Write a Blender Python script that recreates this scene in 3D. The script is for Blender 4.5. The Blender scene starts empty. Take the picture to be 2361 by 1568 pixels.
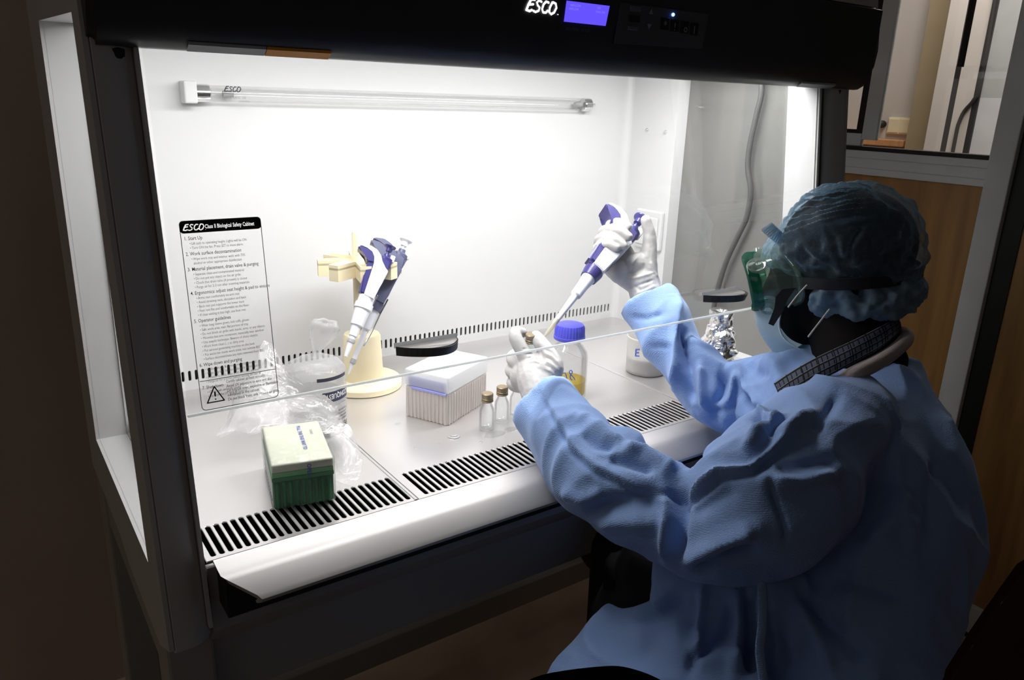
import bpy, bmesh, math, random
import numpy as np
from mathutils import Vector, Matrix, noise
from mathutils.bvhtree import BVHTree
random.seed(7)
C = bpy.context.scene.collection
SC = bpy.context.scene
S = 0.0109            # one unit of the cabinet's slot pitch, in metres (about a centimetre)
Z0 = 0.9              # height of the work surface above the floor

# ---------------------------------------------------------------- camera, world, lights
CAMP = Vector((-17.377, -81.545, 50.950))
RIGHT = Vector((0.81903569, -0.57287463, 0.03154669))
UPV = Vector((0.14628197, 0.26167315, 0.95400668))
FWD = Vector((0.55478115, 0.77675081, -0.29812088))
FPX = 1777.22
cam = bpy.data.cameras.new('camera')
camo = bpy.data.objects.new('camera', cam)
C.objects.link(camo)
cam.sensor_fit = 'HORIZONTAL'
cam.sensor_width = 36.0
cam.lens = FPX / 2361 * 36.0
cam.clip_start = 0.02
mw = Matrix((RIGHT, UPV, -FWD)).transposed().to_4x4()
mw.translation = Vector((CAMP.x * S, CAMP.y * S, CAMP.z * S + Z0))
camo.matrix_world = mw
SC.camera = camo

SC.view_settings.view_transform = 'Standard'
SC.view_settings.look = 'None'
SC.view_settings.gamma = 1.0
SC.view_settings.use_curve_mapping = False
SC.view_settings.exposure = 0.0

world = bpy.data.worlds.new('world')
SC.world = world
world.use_nodes = True
bg = world.node_tree.nodes['Background']
bg.inputs[0].default_value = (1.0, 0.93, 0.84, 1)
bg.inputs[1].default_value = 0.018

def area(name, loc, target, sx, sy, power, color=(1, 1, 1), metres=False):
    l = bpy.data.lights.new(name, 'AREA')
    l.shape = 'RECTANGLE'
    k = 1 if metres else S
    l.size, l.size_y = sx * k, sy * k
    l.energy = power
    l.color = color
    o = bpy.data.objects.new(name, l)
    C.objects.link(o)
    a = Vector(loc) if metres else Vector((loc[0] * S, loc[1] * S, loc[2] * S + Z0))
    b = Vector(target) if metres else Vector((target[0] * S, target[1] * S, target[2] * S + Z0))
    o.location = a
    o.rotation_euler = (b - a).to_track_quat('-Z', 'Y').to_euler()
    return o

area('cabinet_fluorescent_light', (55, 17, 62.5), (55, 17.9, 0), 104, 12, 15.5, (1.0, 0.985, 0.985))
area('next_room_light', (2.9, 0.5, 2.7), (3.4, 0.9, 1.0), 0.8, 1.2, 46, (1.0, 0.96, 0.92), True)
area('left_fill_light', (-2.3, -0.9, 2.0), (0.2, 0.1, 0.9), 1.4, 1.2, 1.7, (1.0, 0.93, 0.85), True)  # fill light added at the left to lift the walls; no doorway there

# ---------------------------------------------------------------- helpers
def W(px, py, d):
    """point of the place at depth d (units) along the sight line of photo pixel px,py"""
    return CAMP + (RIGHT * ((px - 1180.5) / FPX) - UPV * ((py - 784) / FPX) + FWD) * d

def onz(px, py, z):
    r = RIGHT * ((px - 1180.5) / FPX) - UPV * ((py - 784) / FPX) + FWD
    return CAMP + r * ((z - CAMP.z) / r.z)

def m(name, col, rough=0.5, metal=0.0, spec=0.5, var=0.06, scale=12, bump=0.0, bscale=60, trans=0.0,
      ior=1.45, emis=None, estr=0, alpha=1.0, sss=0.0, sheen=0.0, vscale=None):
    mt = bpy.data.materials.new(name)
    mt.use_nodes = True
    nt = mt.node_tree
    b = nt.nodes['Principled BSDF']
    b.inputs['Roughness'].default_value = rough
    b.inputs['Metallic'].default_value = metal
    b.inputs['IOR'].default_value = ior
    b.inputs['Specular IOR Level'].default_value = spec
    b.inputs['Transmission Weight'].default_value = trans
    b.inputs['Alpha'].default_value = alpha
    if sss:
        b.inputs['Subsurface Weight'].default_value = sss
        b.inputs['Subsurface Scale'].default_value = 0.004
    if sheen:
        b.inputs['Sheen Weight'].default_value = sheen
    if emis:
        b.inputs['Emission Color'].default_value = (*emis, 1)
        b.inputs['Emission Strength'].default_value = estr
    tc = nt.nodes.new('ShaderNodeTexCoord')
    mp = nt.nodes.new('ShaderNodeMapping')
    nt.links.new(tc.outputs['Object'], mp.inputs[0])
    if vscale:
        mp.inputs['Scale'].default_value = vscale
    n = nt.nodes.new('ShaderNodeTexNoise')
    n.inputs['Scale'].default_value = scale
    n.inputs['Detail'].default_value = 4
    nt.links.new(mp.outputs[0], n.inputs[0])
    r = nt.nodes.new('ShaderNodeValToRGB')
    r.color_ramp.elements[0].position = 0.3
    r.color_ramp.elements[1].position = 0.7
    r.color_ramp.elements[0].color = (*[max(0, c * (1 - var)) for c in col], 1)
    r.color_ramp.elements[1].color = (*[min(1, c * (1 + var)) for c in col], 1)
    nt.links.new(n.outputs['Fac'], r.inputs[0])
    nt.links.new(r.outputs[0], b.inputs['Base Color'])
    if bump:
        n2 = nt.nodes.new('ShaderNodeTexNoise')
        n2.inputs['Scale'].default_value = bscale
        n2.inputs['Detail'].default_value = 3
        nt.links.new(mp.outputs[0], n2.inputs[0])
        bp = nt.nodes.new('ShaderNodeBump')
        bp.inputs['Strength'].default_value = bump
        bp.inputs['Distance'].default_value = 0.002
        nt.links.new(n2.outputs['Fac'], bp.inputs['Height'])
        nt.links.new(bp.outputs[0], b.inputs['Normal'])
    return mt

def sheet_glass(name, tint, refl=0.05, rough=0.0, haze=0.0, hazecol=(0.8, 0.8, 0.8), bump=0.0, grow=0.6):
    """thin see-through sheet: tinted transparency + fresnel gloss + a little milky haze"""
    mt = bpy.data.materials.new(name)
    mt.use_nodes = True
    nt = mt.node_tree
    nt.nodes.clear()
    out = nt.nodes.new('ShaderNodeOutputMaterial')
    tr = nt.nodes.new('ShaderNodeBsdfTransparent')
    tr.inputs[0].default_value = (*tint, 1)
    gl = nt.nodes.new('ShaderNodeBsdfGlossy')
    gl.inputs['Roughness'].default_value = rough
    lw = nt.nodes.new('ShaderNodeLayerWeight')
    lw.inputs['Blend'].default_value = 0.25
    ma = nt.nodes.new('ShaderNodeMath')
    ma.operation = 'MULTIPLY_ADD'
    ma.inputs[1].default_value = grow
    ma.inputs[2].default_value = refl
    nt.links.new(lw.outputs['Fresnel'], ma.inputs[0])
    ma.use_clamp = True
    mx = nt.nodes.new('ShaderNodeMixShader')
    nt.links.new(ma.outputs[0], mx.inputs[0])
    nt.links.new(tr.outputs[0], mx.inputs[1])
    nt.links.new(gl.outputs[0], mx.inputs[2])
    last = mx
    if haze:
        di = nt.nodes.new('ShaderNodeBsdfDiffuse')
        di.inputs[0].default_value = (*hazecol, 1)
        tl = nt.nodes.new('ShaderNodeBsdfTranslucent')
        tl.inputs[0].default_value = (*hazecol, 1)
        ad = nt.nodes.new('ShaderNodeMixShader')
        ad.inputs[0].default_value = 0.5
        nt.links.new(di.outputs[0], ad.inputs[1])
        nt.links.new(tl.outputs[0], ad.inputs[2])
        m2 = nt.nodes.new('ShaderNodeMixShader')
        m2.inputs[0].default_value = haze
        nt.links.new(last.outputs[0], m2.inputs[1])
        nt.links.new(ad.outputs[0], m2.inputs[2])
        last = m2
    if bump:
        tc = nt.nodes.new('ShaderNodeTexCoord')
        n2 = nt.nodes.new('ShaderNodeTexNoise')
        n2.inputs['Scale'].default_value = 45
        n2.inputs['Detail'].default_value = 5
        n2.inputs['Distortion'].default_value = 1.5
        nt.links.new(tc.outputs['Object'], n2.inputs[0])
        bp = nt.nodes.new('ShaderNodeBump')
        bp.inputs['Strength'].default_value = bump
        bp.inputs['Distance'].default_value = 0.01
        nt.links.new(n2.outputs['Fac'], bp.inputs['Height'])
        nt.links.new(bp.outputs[0], gl.inputs['Normal'])
    nt.links.new(last.outputs[0], out.inputs[0])
    return mt

ORG = {}
def finish(me, mat, smooth):
    me.materials.append(mat)
    if not smooth:
        me.shade_flat()
    if smooth:
        me.shade_smooth()
        if smooth == 'auto':
            try:
                me.set_sharp_from_angle(angle=math.radians(35))
            except Exception:
                pass

def obj(name, bm, mat, parent=None, smooth=None, loc=None, local=False):
    """link the shape as ONE mesh object; coordinates are cabinet units"""
    if parent is not None:
        org = ORG.get(parent.name, Vector((0, 0, 0)))
    else:
        org = Vector(loc) if loc is not None else Vector((0, 0, 0))
    if local:
        org = Vector((0, 0, 0))
    bmesh.ops.recalc_face_normals(bm, faces=bm.faces[:])
    for v in bm.verts:
        v.co = (v.co - org) * S
    me = bpy.data.meshes.new(name)
    bm.to_mesh(me)
    bm.free()
    finish(me, mat, smooth)
    o = bpy.data.objects.new(name, me)
    C.objects.link(o)
    if parent is not None:
        o.parent = parent
        ORG[o.name] = org
    else:
        o.location = (org.x * S, org.y * S, org.z * S + Z0)
        ORG[o.name] = org
    return o

def tag(o, label=None, cat=None, group=None, kind=None):
    if label: o['label'] = label
    if cat: o['category'] = cat
    if group: o['group'] = group
    if kind: o['kind'] = kind
    return o

def thing(name, label, cat, loc, group=None, local=False):
    o = bpy.data.objects.new(name, None)
    C.objects.link(o)
    o.empty_display_size = 0.03
    o.location = (loc[0] * S, loc[1] * S, loc[2] * S + Z0)
    ORG[o.name] = Vector((0, 0, 0)) if local else Vector(loc)
    return tag(o, label, cat, group)

def dup(root):
    r = root.copy()
    C.objects.link(r)
    for ch in [c for c in root.children]:
        c = ch.copy()
        C.objects.link(c)
        c.parent = r
        for g in [g for g in ch.children]:
            d = g.copy()
            C.objects.link(d)
            d.parent = c
    return r

def box(bm, x0, x1, y0, y1, z0, z1, bev=0.0, seg=2):
    g = bmesh.ops.create_cube(bm, size=1)
    vs = g['verts']
    for v in vs:
        v.co = Vector((x0 + (v.co.x + .5) * (x1 - x0), y0 + (v.co.y + .5) * (y1 - y0), z0 + (v.co.z + .5) * (z1 - z0)))
    if bev:
        es = list({e for v in vs for e in v.link_edges})
        bmesh.ops.bevel(bm, geom=es, offset=bev, segments=seg, affect='EDGES', profile=0.5)
    return bm

def nb(*a, **k):
    return box(bmesh.new(), *a, **k)

def add_prism(bm, poly, a, ax0, ax1, fr=None):
    """extrude a 2D polygon; a='x': poly=(y,z); 'y': (x,z); 'z': (x,y)"""
    def p3(q, t):
        if a == 'x': return Vector((t, q[0], q[1]))
        if a == 'y': return Vector((q[0], t, q[1]))
        return Vector((q[0], q[1], t))
    A = [bm.verts.new(p3(q, ax0)) for q in poly]
    B = [bm.verts.new(p3(q, ax1)) for q in poly]
    n = len(poly)
    bm.faces.new(A)
    bm.faces.new(B[::-1])
    for i in range(n):
        bm.faces.new((A[i], A[(i + 1) % n], B[(i + 1) % n], B[i]))
    return bm

def lathe(bm, prof, cen=(0, 0, 0), seg=24, mat=None, wob=None, close=True):
    """revolve (r,z) about z"""
    rings = []
    for k, (r, z) in enumerate(prof):
        ring = []
        for i in range(seg):
            a = 2 * math.pi * i / seg
            rr = r * (1 + (wob(a, z) if wob else 0))
            p = Vector((rr * math.cos(a), rr * math.sin(a), z))
            if mat is not None: p = mat @ p
            ring.append(bm.verts.new(p + Vector(cen)))
        rings.append(ring)
    for a, b in zip(rings, rings[1:]):
        for i in range(seg):
            bm.faces.new((a[i], a[(i + 1) % seg], b[(i + 1) % seg], b[i]))
    if close:
        bm.faces.new(rings[0][::-1])
        bm.faces.new(rings[-1])
    return bm

def spline(pts, n):
    """Catmull-Rom through tuples of floats"""
    P = [np.array(p, float) for p in pts]
    P = [2 * P[0] - P[1]] + P + [2 * P[-1] - P[-2]]
    out = []
    for i in range(1, len(P) - 2):
        for k in range(n):
            t = k / n
            a, b, c, d = P[i - 1], P[i], P[i + 1], P[i + 2]
            out.append(0.5 * ((2 * b) + (-a + c) * t + (2 * a - 5 * b + 4 * c - d) * t * t + (-a + 3 * b - 3 * c + d) * t ** 3))
    out.append(P[-2])
    return out

def tube(bm, pts, rad, seg=12, ends=True, flat=None, flatdir=None):
    """tube through points, rounded ends; flat = (scale) squash along flatdir"""
    P = [Vector(p) for p in pts]
    R = list(rad) if hasattr(rad, '__len__') else [rad] * len(P)
    if ends:
        d0 = (P[0] - P[1]).normalized()
        d1 = (P[-1] - P[-2]).normalized()
        pre = [(P[0] + d0 * R[0] * math.sin(t), R[0] * math.cos(t)) for t in (1.35, 0.95, 0.5)]
        post = [(P[-1] + d1 * R[-1] * math.sin(t), R[-1] * math.cos(t)) for t in (0.5, 0.95, 1.35)]
        P = [q[0] for q in pre] + P + [q[0] for q in post]
        R = [q[1] for q in pre] + R + [q[1] for q in post]
    rings = []
    up = None
    for i, p in enumerate(P):
        t = (P[min(i + 1, len(P) - 1)] - P[max(i - 1, 0)]).normalized()
        if up is None:
            h = Vector(flatdir) if flatdir is not None else (Vector((0, 0, 1)) if abs(t.z) < .9 else Vector((1, 0, 0)))
            up = (h - t * h.dot(t)).normalized()
        else:
            h = Vector(flatdir) if flatdir is not None else up
            up = (h - t * h.dot(t)).normalized()
        sd = t.cross(up)
        ring = []
        for k in range(seg):
            a = 2 * math.pi * k / seg
            f = flat if flat else 1.0
            ring.append(bm.verts.new(p + sd * (math.cos(a) * R[i]) + up * (math.sin(a) * R[i] * f)))
        rings.append(ring)
    for a, b in zip(rings, rings[1:]):
        for i in range(seg):
            bm.faces.new((a[i], a[(i + 1) % seg], b[(i + 1) % seg], b[i]))
    bm.faces.new(rings[0][::-1])
    bm.faces.new(rings[-1])
    return bm

def ball(bm, c, r, sx=1, sy=1, sz=1, seg=16, rot=None):
    g = bmesh.ops.create_uvsphere(bm, u_segments=seg, v_segments=seg // 2 + 2, radius=1)
    for v in g['verts']:
        q = Vector((v.co.x * r * sx, v.co.y * r * sy, v.co.z * r * sz))
        if rot is not None: q = rot @ q
        v.co = q + Vector(c)
    return bm

def eval_mesh(o):
    dg = bpy.context.evaluated_depsgraph_get()
    dg.update()
    me = bpy.data.meshes.new_from_object(o.evaluated_get(dg))
    return me

def curve_mesh(cu, frame=None):
    o = bpy.data.objects.new('tmp', cu)
    C.objects.link(o)
    bpy.context.view_layer.update()
    me = eval_mesh(o)
    bpy.data.objects.remove(o)
    bpy.data.curves.remove(cu)
    bm = bmesh.new()
    bm.from_mesh(me)
    bpy.data.meshes.remove(me)
    bmesh.ops.remove_doubles(bm, verts=bm.verts[:], dist=1e-5)
    if frame is not None:
        bm.transform(frame)
    return bm

def plate(outer, holes, t, frame=None):
    """flat plate with real holes: 2D outlines, thickness t centred, placed by frame"""
    cu = bpy.data.curves.new('plate', 'CURVE')
    cu.dimensions = '2D'
    cu.fill_mode = 'BOTH'
    cu.extrude = t / 2
    for loop in [outer] + holes:
        sp = cu.splines.new('POLY')
        sp.points.add(len(loop) - 1)
        for q, co in zip(sp.points, loop):
            q.co = (co[0], co[1], 0, 1)
        sp.use_cyclic_u = True
    return curve_mesh(cu, frame)

def frame_from(o, x, y):
    x = Vector(x).normalized()
    y = Vector(y).normalized()
    z = x.cross(y)
    M = Matrix((x, y, z)).transposed().to_4x4()
    M.translation = Vector(o)
    return M

def slot(cx, cy, w, l, ang=0, n=5):
    """stadium outline, long side along y"""
    r = w / 2
    out = []
    for k in range(n + 1):
        a = math.pi * k / n
        out.append((cx + r * math.cos(a), cy + l / 2 - r + r * math.sin(a)))
    for k in range(n + 1):
        a = math.pi + math.pi * k / n
        out.append((cx + r * math.cos(a), cy - l / 2 + r + r * math.sin(a)))
    return out

def rrect(x0, x1, y0, y1, r, n=4):
    out = []
    for cx, cy, a0 in ((x1 - r, y1 - r, 0), (x0 + r, y1 - r, 90), (x0 + r, y0 + r, 180), (x1 - r, y0 + r, 270)):
        for k in range(n + 1):
            a = math.radians(a0 + 90 * k / n)
            out.append((cx + r * math.cos(a), cy + r * math.sin(a)))
    return out

def text_bm(s, size, frame, ext=0.01, off=0.0, shear=0.0, align='LEFT', space=1.0, sx=1.0):
    cu = bpy.data.curves.new('txt', 'FONT')
    cu.body = s
    cu.size = size
    cu.extrude = ext
    cu.offset = off
    cu.shear = shear
    cu.align_x = align
    cu.space_character = space
    cu.resolution_u = 2
    fr = frame @ Matrix.Diagonal((sx, 1, 1, 1))
    return curve_mesh(cu, fr)

def merge(bms):
    a = bms[0]
    for b in bms[1:]:
        me = bpy.data.meshes.new('t')
        b.to_mesh(me)
        b.free()
        a.from_mesh(me)
        bpy.data.meshes.remove(me)
    return a

def remesh(bm, voxel, smooth=2, fac=0.5):
    """fuse closed shapes into one continuous skin"""
    me = bpy.data.meshes.new('rm')
    bm.to_mesh(me)
    bm.free()
    o = bpy.data.objects.new('rm', me)
    C.objects.link(o)
    md = o.modifiers.new('r', 'REMESH')
    md.mode = 'VOXEL'
    md.voxel_size = voxel
    if smooth:
        ms = o.modifiers.new('s', 'SMOOTH')
        ms.factor = fac
        ms.iterations = smooth
    bpy.context.view_layer.update()
    me2 = eval_mesh(o)
    bpy.data.objects.remove(o)
    bpy.data.meshes.remove(me)
    b = bmesh.new()
    b.from_mesh(me2)
    bpy.data.meshes.remove(me2)
    return b

def folds(bm, creases, noiseamp=0.0, nscale=0.1, aniso=(1, 1, 1), ridged=False, gain=1.0):
    """press real folds into the cloth: each crease = photo polyline dropped on the cloth, width, height"""
    bm.normal_update()
    bvh = BVHTree.FromBMesh(bm)
    co = np.array([v.co[:] for v in bm.verts])
    no = np.array([v.normal[:] for v in bm.verts])
    disp = np.zeros(len(co))
    for poly, wd, h in creases:
        pts = []
        for a, b in zip(poly, poly[1:]):
            n = max(2, int(math.hypot(b[0] - a[0], b[1] - a[1]) / 12))
            for k in range(n):
                t = k / n
                pts.append((a[0] + (b[0] - a[0]) * t, a[1] + (b[1] - a[1]) * t))
        pts.append(poly[-1])
        hit = []
        for q in pts:
            d = (W(q[0], q[1], 1) - CAMP).normalized()
            loc, nn, idx, dist = bvh.ray_cast(CAMP, d)
            if loc is not None: hit.append(loc)
        if len(hit) < 2: continue
        best = np.full(len(co), 1e9)
        par = np.zeros(len(co))
        N = len(hit) - 1
        for i in range(N):
            a = np.array(hit[i][:]); b = np.array(hit[i + 1][:])
            ab = b - a
            L2 = ab @ ab + 1e-9
            if L2 > 36: continue
            t = np.clip(((co - a) @ ab) / L2, 0, 1)
            d = np.linalg.norm(co - a - t[:, None] * ab, axis=1)
            mk = d < best
            best[mk] = d[mk]
            par[mk] = (i + t[mk]) / N
        env = np.clip(np.sin(np.pi * np.clip(par, 0.03, 0.97)) * 2.2, 0.25, 1)
        disp += gain * h * env * np.exp(-(best / wd) ** 2)
    if noiseamp:
        for i, c in enumerate(co):
            q = Vector((c[0] * nscale * aniso[0], c[1] * nscale * aniso[1], c[2] * nscale * aniso[2]))
            if ridged:
                w = Vector((noise.noise(q * .8), noise.noise(q * .8 + Vector((9, 0, 0))), noise.noise(q * .8 + Vector((0, 9, 0)))))
                disp[i] += noiseamp * ((1 - 2.4 * abs(noise.noise(q + w * .9))) * .6 + (1 - 2.4 * abs(noise.noise(q * 1.9 + w + Vector((5, 5, 5))))) * .3 - .3)
            else:
                disp[i] += noiseamp * noise.fractal(q, 1.0, 2.0, 3)
    for i, v in enumerate(bm.verts):
        v.co = Vector(co[i] + no[i] * disp[i])
    return bm

# ---------------------------------------------------------------- materials
M = {}
M['liner'] = m('white_powder_coat', (0.62, 0.62, 0.62), 0.35, var=0.01)
M['grey_shell'] = m('grey_powder_coat', (0.62, 0.61, 0.60), 0.45, var=0.03, bump=0.05, bscale=200)
M['hood_black'] = m('black_hood_plastic', (0.035, 0.035, 0.038), 0.38, var=0.1)
M['panel_black'] = m('black_control_panel', (0.085, 0.085, 0.088), 0.32, var=0.05)
M['button'] = m('black_button', (0.006, 0.006, 0.007), 0.4)
M['icon'] = m('grey_icon_print', (0.35, 0.35, 0.35), 0.5)
M['icon_dim'] = m('dim_icon_print', (0.14, 0.14, 0.15), 0.5)
M['lcd'] = m('backlit_blue_screen', (0.1, 0.1, 0.6), 0.3, emis=(0.13, 0.085, 1.0), estr=1.0)
M['lcdtext'] = m('screen_characters', (0.2, 0.2, 0.8), 0.3, emis=(0.24, 0.17, 1.0), estr=1.0)
M['led'] = m('lit_blue_led', (0.1, 0.2, 1), 0.3, emis=(0.10, 0.22, 1.0), estr=9)
M['logo'] = m('backlit_white_logo', (1, 1, 1), 0.4, emis=(1, 1, 1), estr=1.6)
M['black'] = m('black_rubber', (0.012, 0.012, 0.012), 0.55)
M['dark'] = m('dark_void_paint', (0.014, 0.014, 0.015), 0.7)
M['print'] = m('black_print', (0.02, 0.02, 0.025), 0.6)
M['greyprint'] = m('grey_print', (0.22, 0.22, 0.23), 0.6)
M['whiteprint'] = m('white_print', (0.85, 0.85, 0.85), 0.6)
M['labelgrey'] = m('silver_grey_label', (0.33, 0.34, 0.34), 0.5)
M['labelorange'] = m('orange_label', (0.62, 0.24, 0.02), 0.5)
M['chrome'] = m('chrome', (0.75, 0.75, 0.75), 0.15, 1.0)
M['alu'] = m('anodised_aluminium', (0.74, 0.75, 0.76), 0.5, 0.0, var=0.03)
M['wood'] = m('brown_laminate', (0.42, 0.22, 0.08), 0.42, var=0.22, scale=5, vscale=(1, 6, 0.6))
M['rearwall'] = m('brown_grey_wall', (0.50, 0.41, 0.34), 0.6, var=0.12, scale=2)
M['plaster'] = m('pinkish_plaster', (0.55, 0.50, 0.46), 0.8, var=0.03, scale=3)
M['tan'] = m('tan_pillar_paint', (0.36, 0.28, 0.17), 0.7, var=0.03)
M['floorm'] = m('brown_vinyl', (0.58, 0.44, 0.32), 0.45, var=0.15, scale=7)
M['uvglass'] = sheet_glass('quartz_glass', (0.975, 0.975, 0.975), 0.03, 0.04, grow=0.3)
M['sash'] = sheet_glass('sash_glass', (0.965, 0.97, 0.968), 0.012, 0.0, haze=0.012, grow=0.35)
M['sashedge'] = sheet_glass('painted_edge_glint', (0.95, 0.97, 0.96), 0.1, 0.1, haze=0.9, hazecol=(0.95, 0.97, 0.96))  # milky white stands in for the light caught by the glass edge
M['sideglass'] = sheet_glass('hazed_side_glass', (0.80, 0.82, 0.81), 0.10, 0.0, haze=0.30, hazecol=(0.70, 0.70, 0.67), grow=0.7)  # milky haze brightens the pane, standing in for reflected and room light
M['winglass'] = sheet_glass('room_window_glass', (0.9, 0.9, 0.89), 0.08, 0.02, grow=0.8)
M['cream'] = m('cream_plastic', (0.80, 0.71, 0.49), 0.38, var=0.02, sss=0.1)
M['pipwhite'] = m('white_pipette_plastic', (0.74, 0.745, 0.80), 0.3, var=0.01)
M['pippurple'] = m('purple_pipette_plastic', (0.035, 0.03, 0.15), 0.3, var=0.03)
M['pipslate'] = m('slate_pipette_plastic', (0.085, 0.09, 0.16), 0.35, var=0.03)
M['piptip'] = sheet_glass('yellowish_tip_plastic', (0.86, 0.84, 0.74), 0.06, 0.1, haze=0.35, hazecol=(0.85, 0.82, 0.7))

def steel():
    mt = m('brushed_stainless', (0.62, 0.605, 0.595), 0.30, 0.72, var=0.03, scale=3)
    nt = mt.node_tree
    b = nt.nodes['Principled BSDF']
    b.inputs['Anisotropic'].default_value = 0.3
    tc = nt.nodes.new('ShaderNodeTexCoord')
    n = nt.nodes.new('ShaderNodeTexNoise')
    n.inputs['Scale'].default_value = 4
    n.inputs['Detail'].default_value = 1
    nt.links.new(tc.outputs['Object'], n.inputs[0])
    mr = nt.nodes.new('ShaderNodeMapRange')
    mr.inputs['To Min'].default_value = 0.25
    mr.inputs['To Max'].default_value = 0.33
    nt.links.new(n.outputs['Fac'], mr.inputs[0])
    nt.links.new(mr.outputs[0], b.inputs['Roughness'])
    return mt
M['steel'] = steel()
M['restmetal'] = m('satin_steel_arm_rest', (0.50, 0.485, 0.475), 0.5, 0.35, var=0.03, scale=4)

# ================================================================ ROOM
FL = -Z0 / S
def struct(name, bm, mat, smooth=None):
    return tag(obj(name, bm, mat, smooth=smooth), kind='structure')

struct('floor', nb(-260, 420, -300, 190, FL - 2, FL), M['floorm'])
struct('wall_back', nb(-260, 186.5, 92, 98, FL, 160), M['rearwall'])
struct('wall_left', nb(-262, -256, -300, 98, FL, 160), M['rearwall'])
# partition on the right: plane x = 187
PX = 187.0
pr = bpy.data.objects.new('wall_right', None); C.objects.link(pr); pr['kind'] = 'structure'
pr.location = (PX * S, 0, 0); ORG['wall_right'] = Vector((PX, 0, FL))
ypost = 5.2
obj('wood_panel', nb(PX, PX + 2, 7.8, 78, FL + 9, 34.5), M['wood'], pr)
obj('wood_panel', nb(PX, PX + 2, -95, -2.0, FL + 9, 34.5), M['wood'], pr)
obj('wood_panel', nb(PX, PX + 2, -190, -98, FL + 9, 34.5), M['wood'], pr)
obj('post', nb(PX - 2.2, PX + 3, 2.2, 7.8, FL, 160, 0.25), M['alu'], pr)
obj('post', nb(PX - 0.4, PX + 3, -2.2, 2.2, FL, 160), M['black'], pr)
obj('post', nb(PX - 2, PX + 3, 78, 82, FL, 160, 0.2), M['alu'], pr)
obj('post', nb(PX - 2, PX + 3, -98, -95, FL, 160, 0.2), M['alu'], pr)
for y0, y1 in ((7.8, 78), (-95, -2.2)):
    obj('sill_rail', nb(PX - 1.6, PX + 3, y0, y1, 34.2, 36.0, 0.15), M['alu'], pr)
    obj('sill_rail', nb(PX - 1.0, PX + 3, y0, y1, 36.0, 38.6, 0.1), M['alu'], pr)
    obj('sill_rail', nb(PX - 1.8, PX + 3, y0, y1, 38.6, 40.6, 0.15), M['alu'], pr)
    obj('gasket', nb(PX - 1.9, PX + 3, y0, y1, 40.6, 41.6), M['black'], pr)
    obj('skirting', nb(PX - 1.4, PX + 2, y0, y1, FL + 1, FL + 9, 0.2), M['alu'], pr)
    obj('skirting_edge', nb(PX - 1.9, PX + 2, y0, y1, FL, FL + 1), M['black'], pr)
    obj('top_rail', nb(PX - 2, PX + 3, y0, y1, 120, 124), M['alu'], pr)
# sliding window inside the upper opening
obj('window_stile', nb(PX + 0.2, PX + 1.8, 38.6, 42.8, 43.4, 120, 0.2), M['alu'], pr)
obj('gasket', nb(PX + 0.3, PX + 1.6, 42.8, 44.6, 43.8, 120), M['black'], pr)
obj('window_rail', nb(PX + 0.2, PX + 1.8, 42.8, 78, 41.6, 45, 0.2), M['alu'], pr)
obj('gasket', nb(PX + 0.3, PX + 1.6, 44.6, 78, 45, 46), M['black'], pr)
obj('gasket', nb(PX + 0.3, PX + 1.6, 19.6, 20.6, 62, 120), M['black'], pr)
obj('window_pane', nb(PX + 0.9, PX + 1.2, 8, 78, 41.6, 120), M['winglass'], pr)
obj('window_pane', nb(PX + 0.9, PX + 1.2, -94, -2.2, 41.6, 120), M['winglass'], pr)
# next room seen through the window; its black posts stand in for mullion reflections
struct('wall_far', nb(330, 336, 60, 190, FL, 170), M['plaster'])
struct('wall_side', nb(187, 336, 186, 190, FL, 170), M['plaster'])
pil = struct('trim_1', nb(318, 330, 90.6, 101.5, FL, 170), M['tan'])
nr = bpy.data.objects.new('trim_2', None); C.objects.link(nr); nr['kind'] = 'structure'
ORG['trim_2'] = Vector((300, 60, FL)); nr.location = (300 * S, 60 * S, 0)
obj('post', nb(300, 303, 77.2, 84, FL, 170, 0.2), M['plaster'], nr)
obj('post', nb(300, 303, 75.2, 77.2, FL, 170), M['black'], nr)  # black strip added as the reflection of a window mullion
obj('post', nb(300, 303, 68.6, 75.2, FL, 170, 0.2), M['plaster'], nr)
obj('post', nb(300, 303, 66.6, 68.6, 30, 170), M['black'], nr)  # second added strip, again a mullion's reflection
obj('panel', nb(301, 302, 20, 66.6, FL, 57), m('pale_grey_board', (0.58, 0.58, 0.60), 0.6), nr)
obj('panel', nb(301, 302, 20, 66.6, 57, 170), m('mid_grey_board', (0.40, 0.40, 0.40), 0.6), nr)
sb = thing('socket_outlet', 'cream double wall socket beyond the partition window', 'socket', (329.5, 111.5, 44))
obj('back_box', nb(328.6, 330, 105.6, 117, 41.4, 48.6, 0.3), M['cream'], sb)
obj('rocker_plate', nb(328.2, 328.8, 106.2, 111, 42.0, 48.0, 0.2), M['cream'], sb)
obj('rocker_plate', nb(328.2, 328.8, 111.6, 116.4, 42.0, 48.0, 0.2), M['cream'], sb)
pg = thing('power_plug', 'small black plug beside the cream wall socket', 'plug', (328, 119.6, 45))
b = bmesh.new(); lathe(b, [(1.4, 0), (1.7, 1), (1.7, 3), (0.8, 4.2)], (0, 0, 0), 14)
b.transform(Matrix.Translation((330, 119.6, 45.4)) @ Matrix.Rotation(-math.pi / 2, 4, 'Y'))
obj('plug_body', b, M['black'], pg, 'auto')
tb = thing('workbench', 'orange wooden bench top against the wall of the next room', 'bench', (322, 118, FL))
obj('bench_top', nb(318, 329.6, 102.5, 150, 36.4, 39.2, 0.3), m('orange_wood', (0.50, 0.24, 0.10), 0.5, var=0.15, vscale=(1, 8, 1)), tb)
obj('bench_front', nb(319, 321, 102.5, 150, FL, 36.4), m('dark_bench_wood', (0.20, 0.09, 0.04), 0.5), tb)
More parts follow.
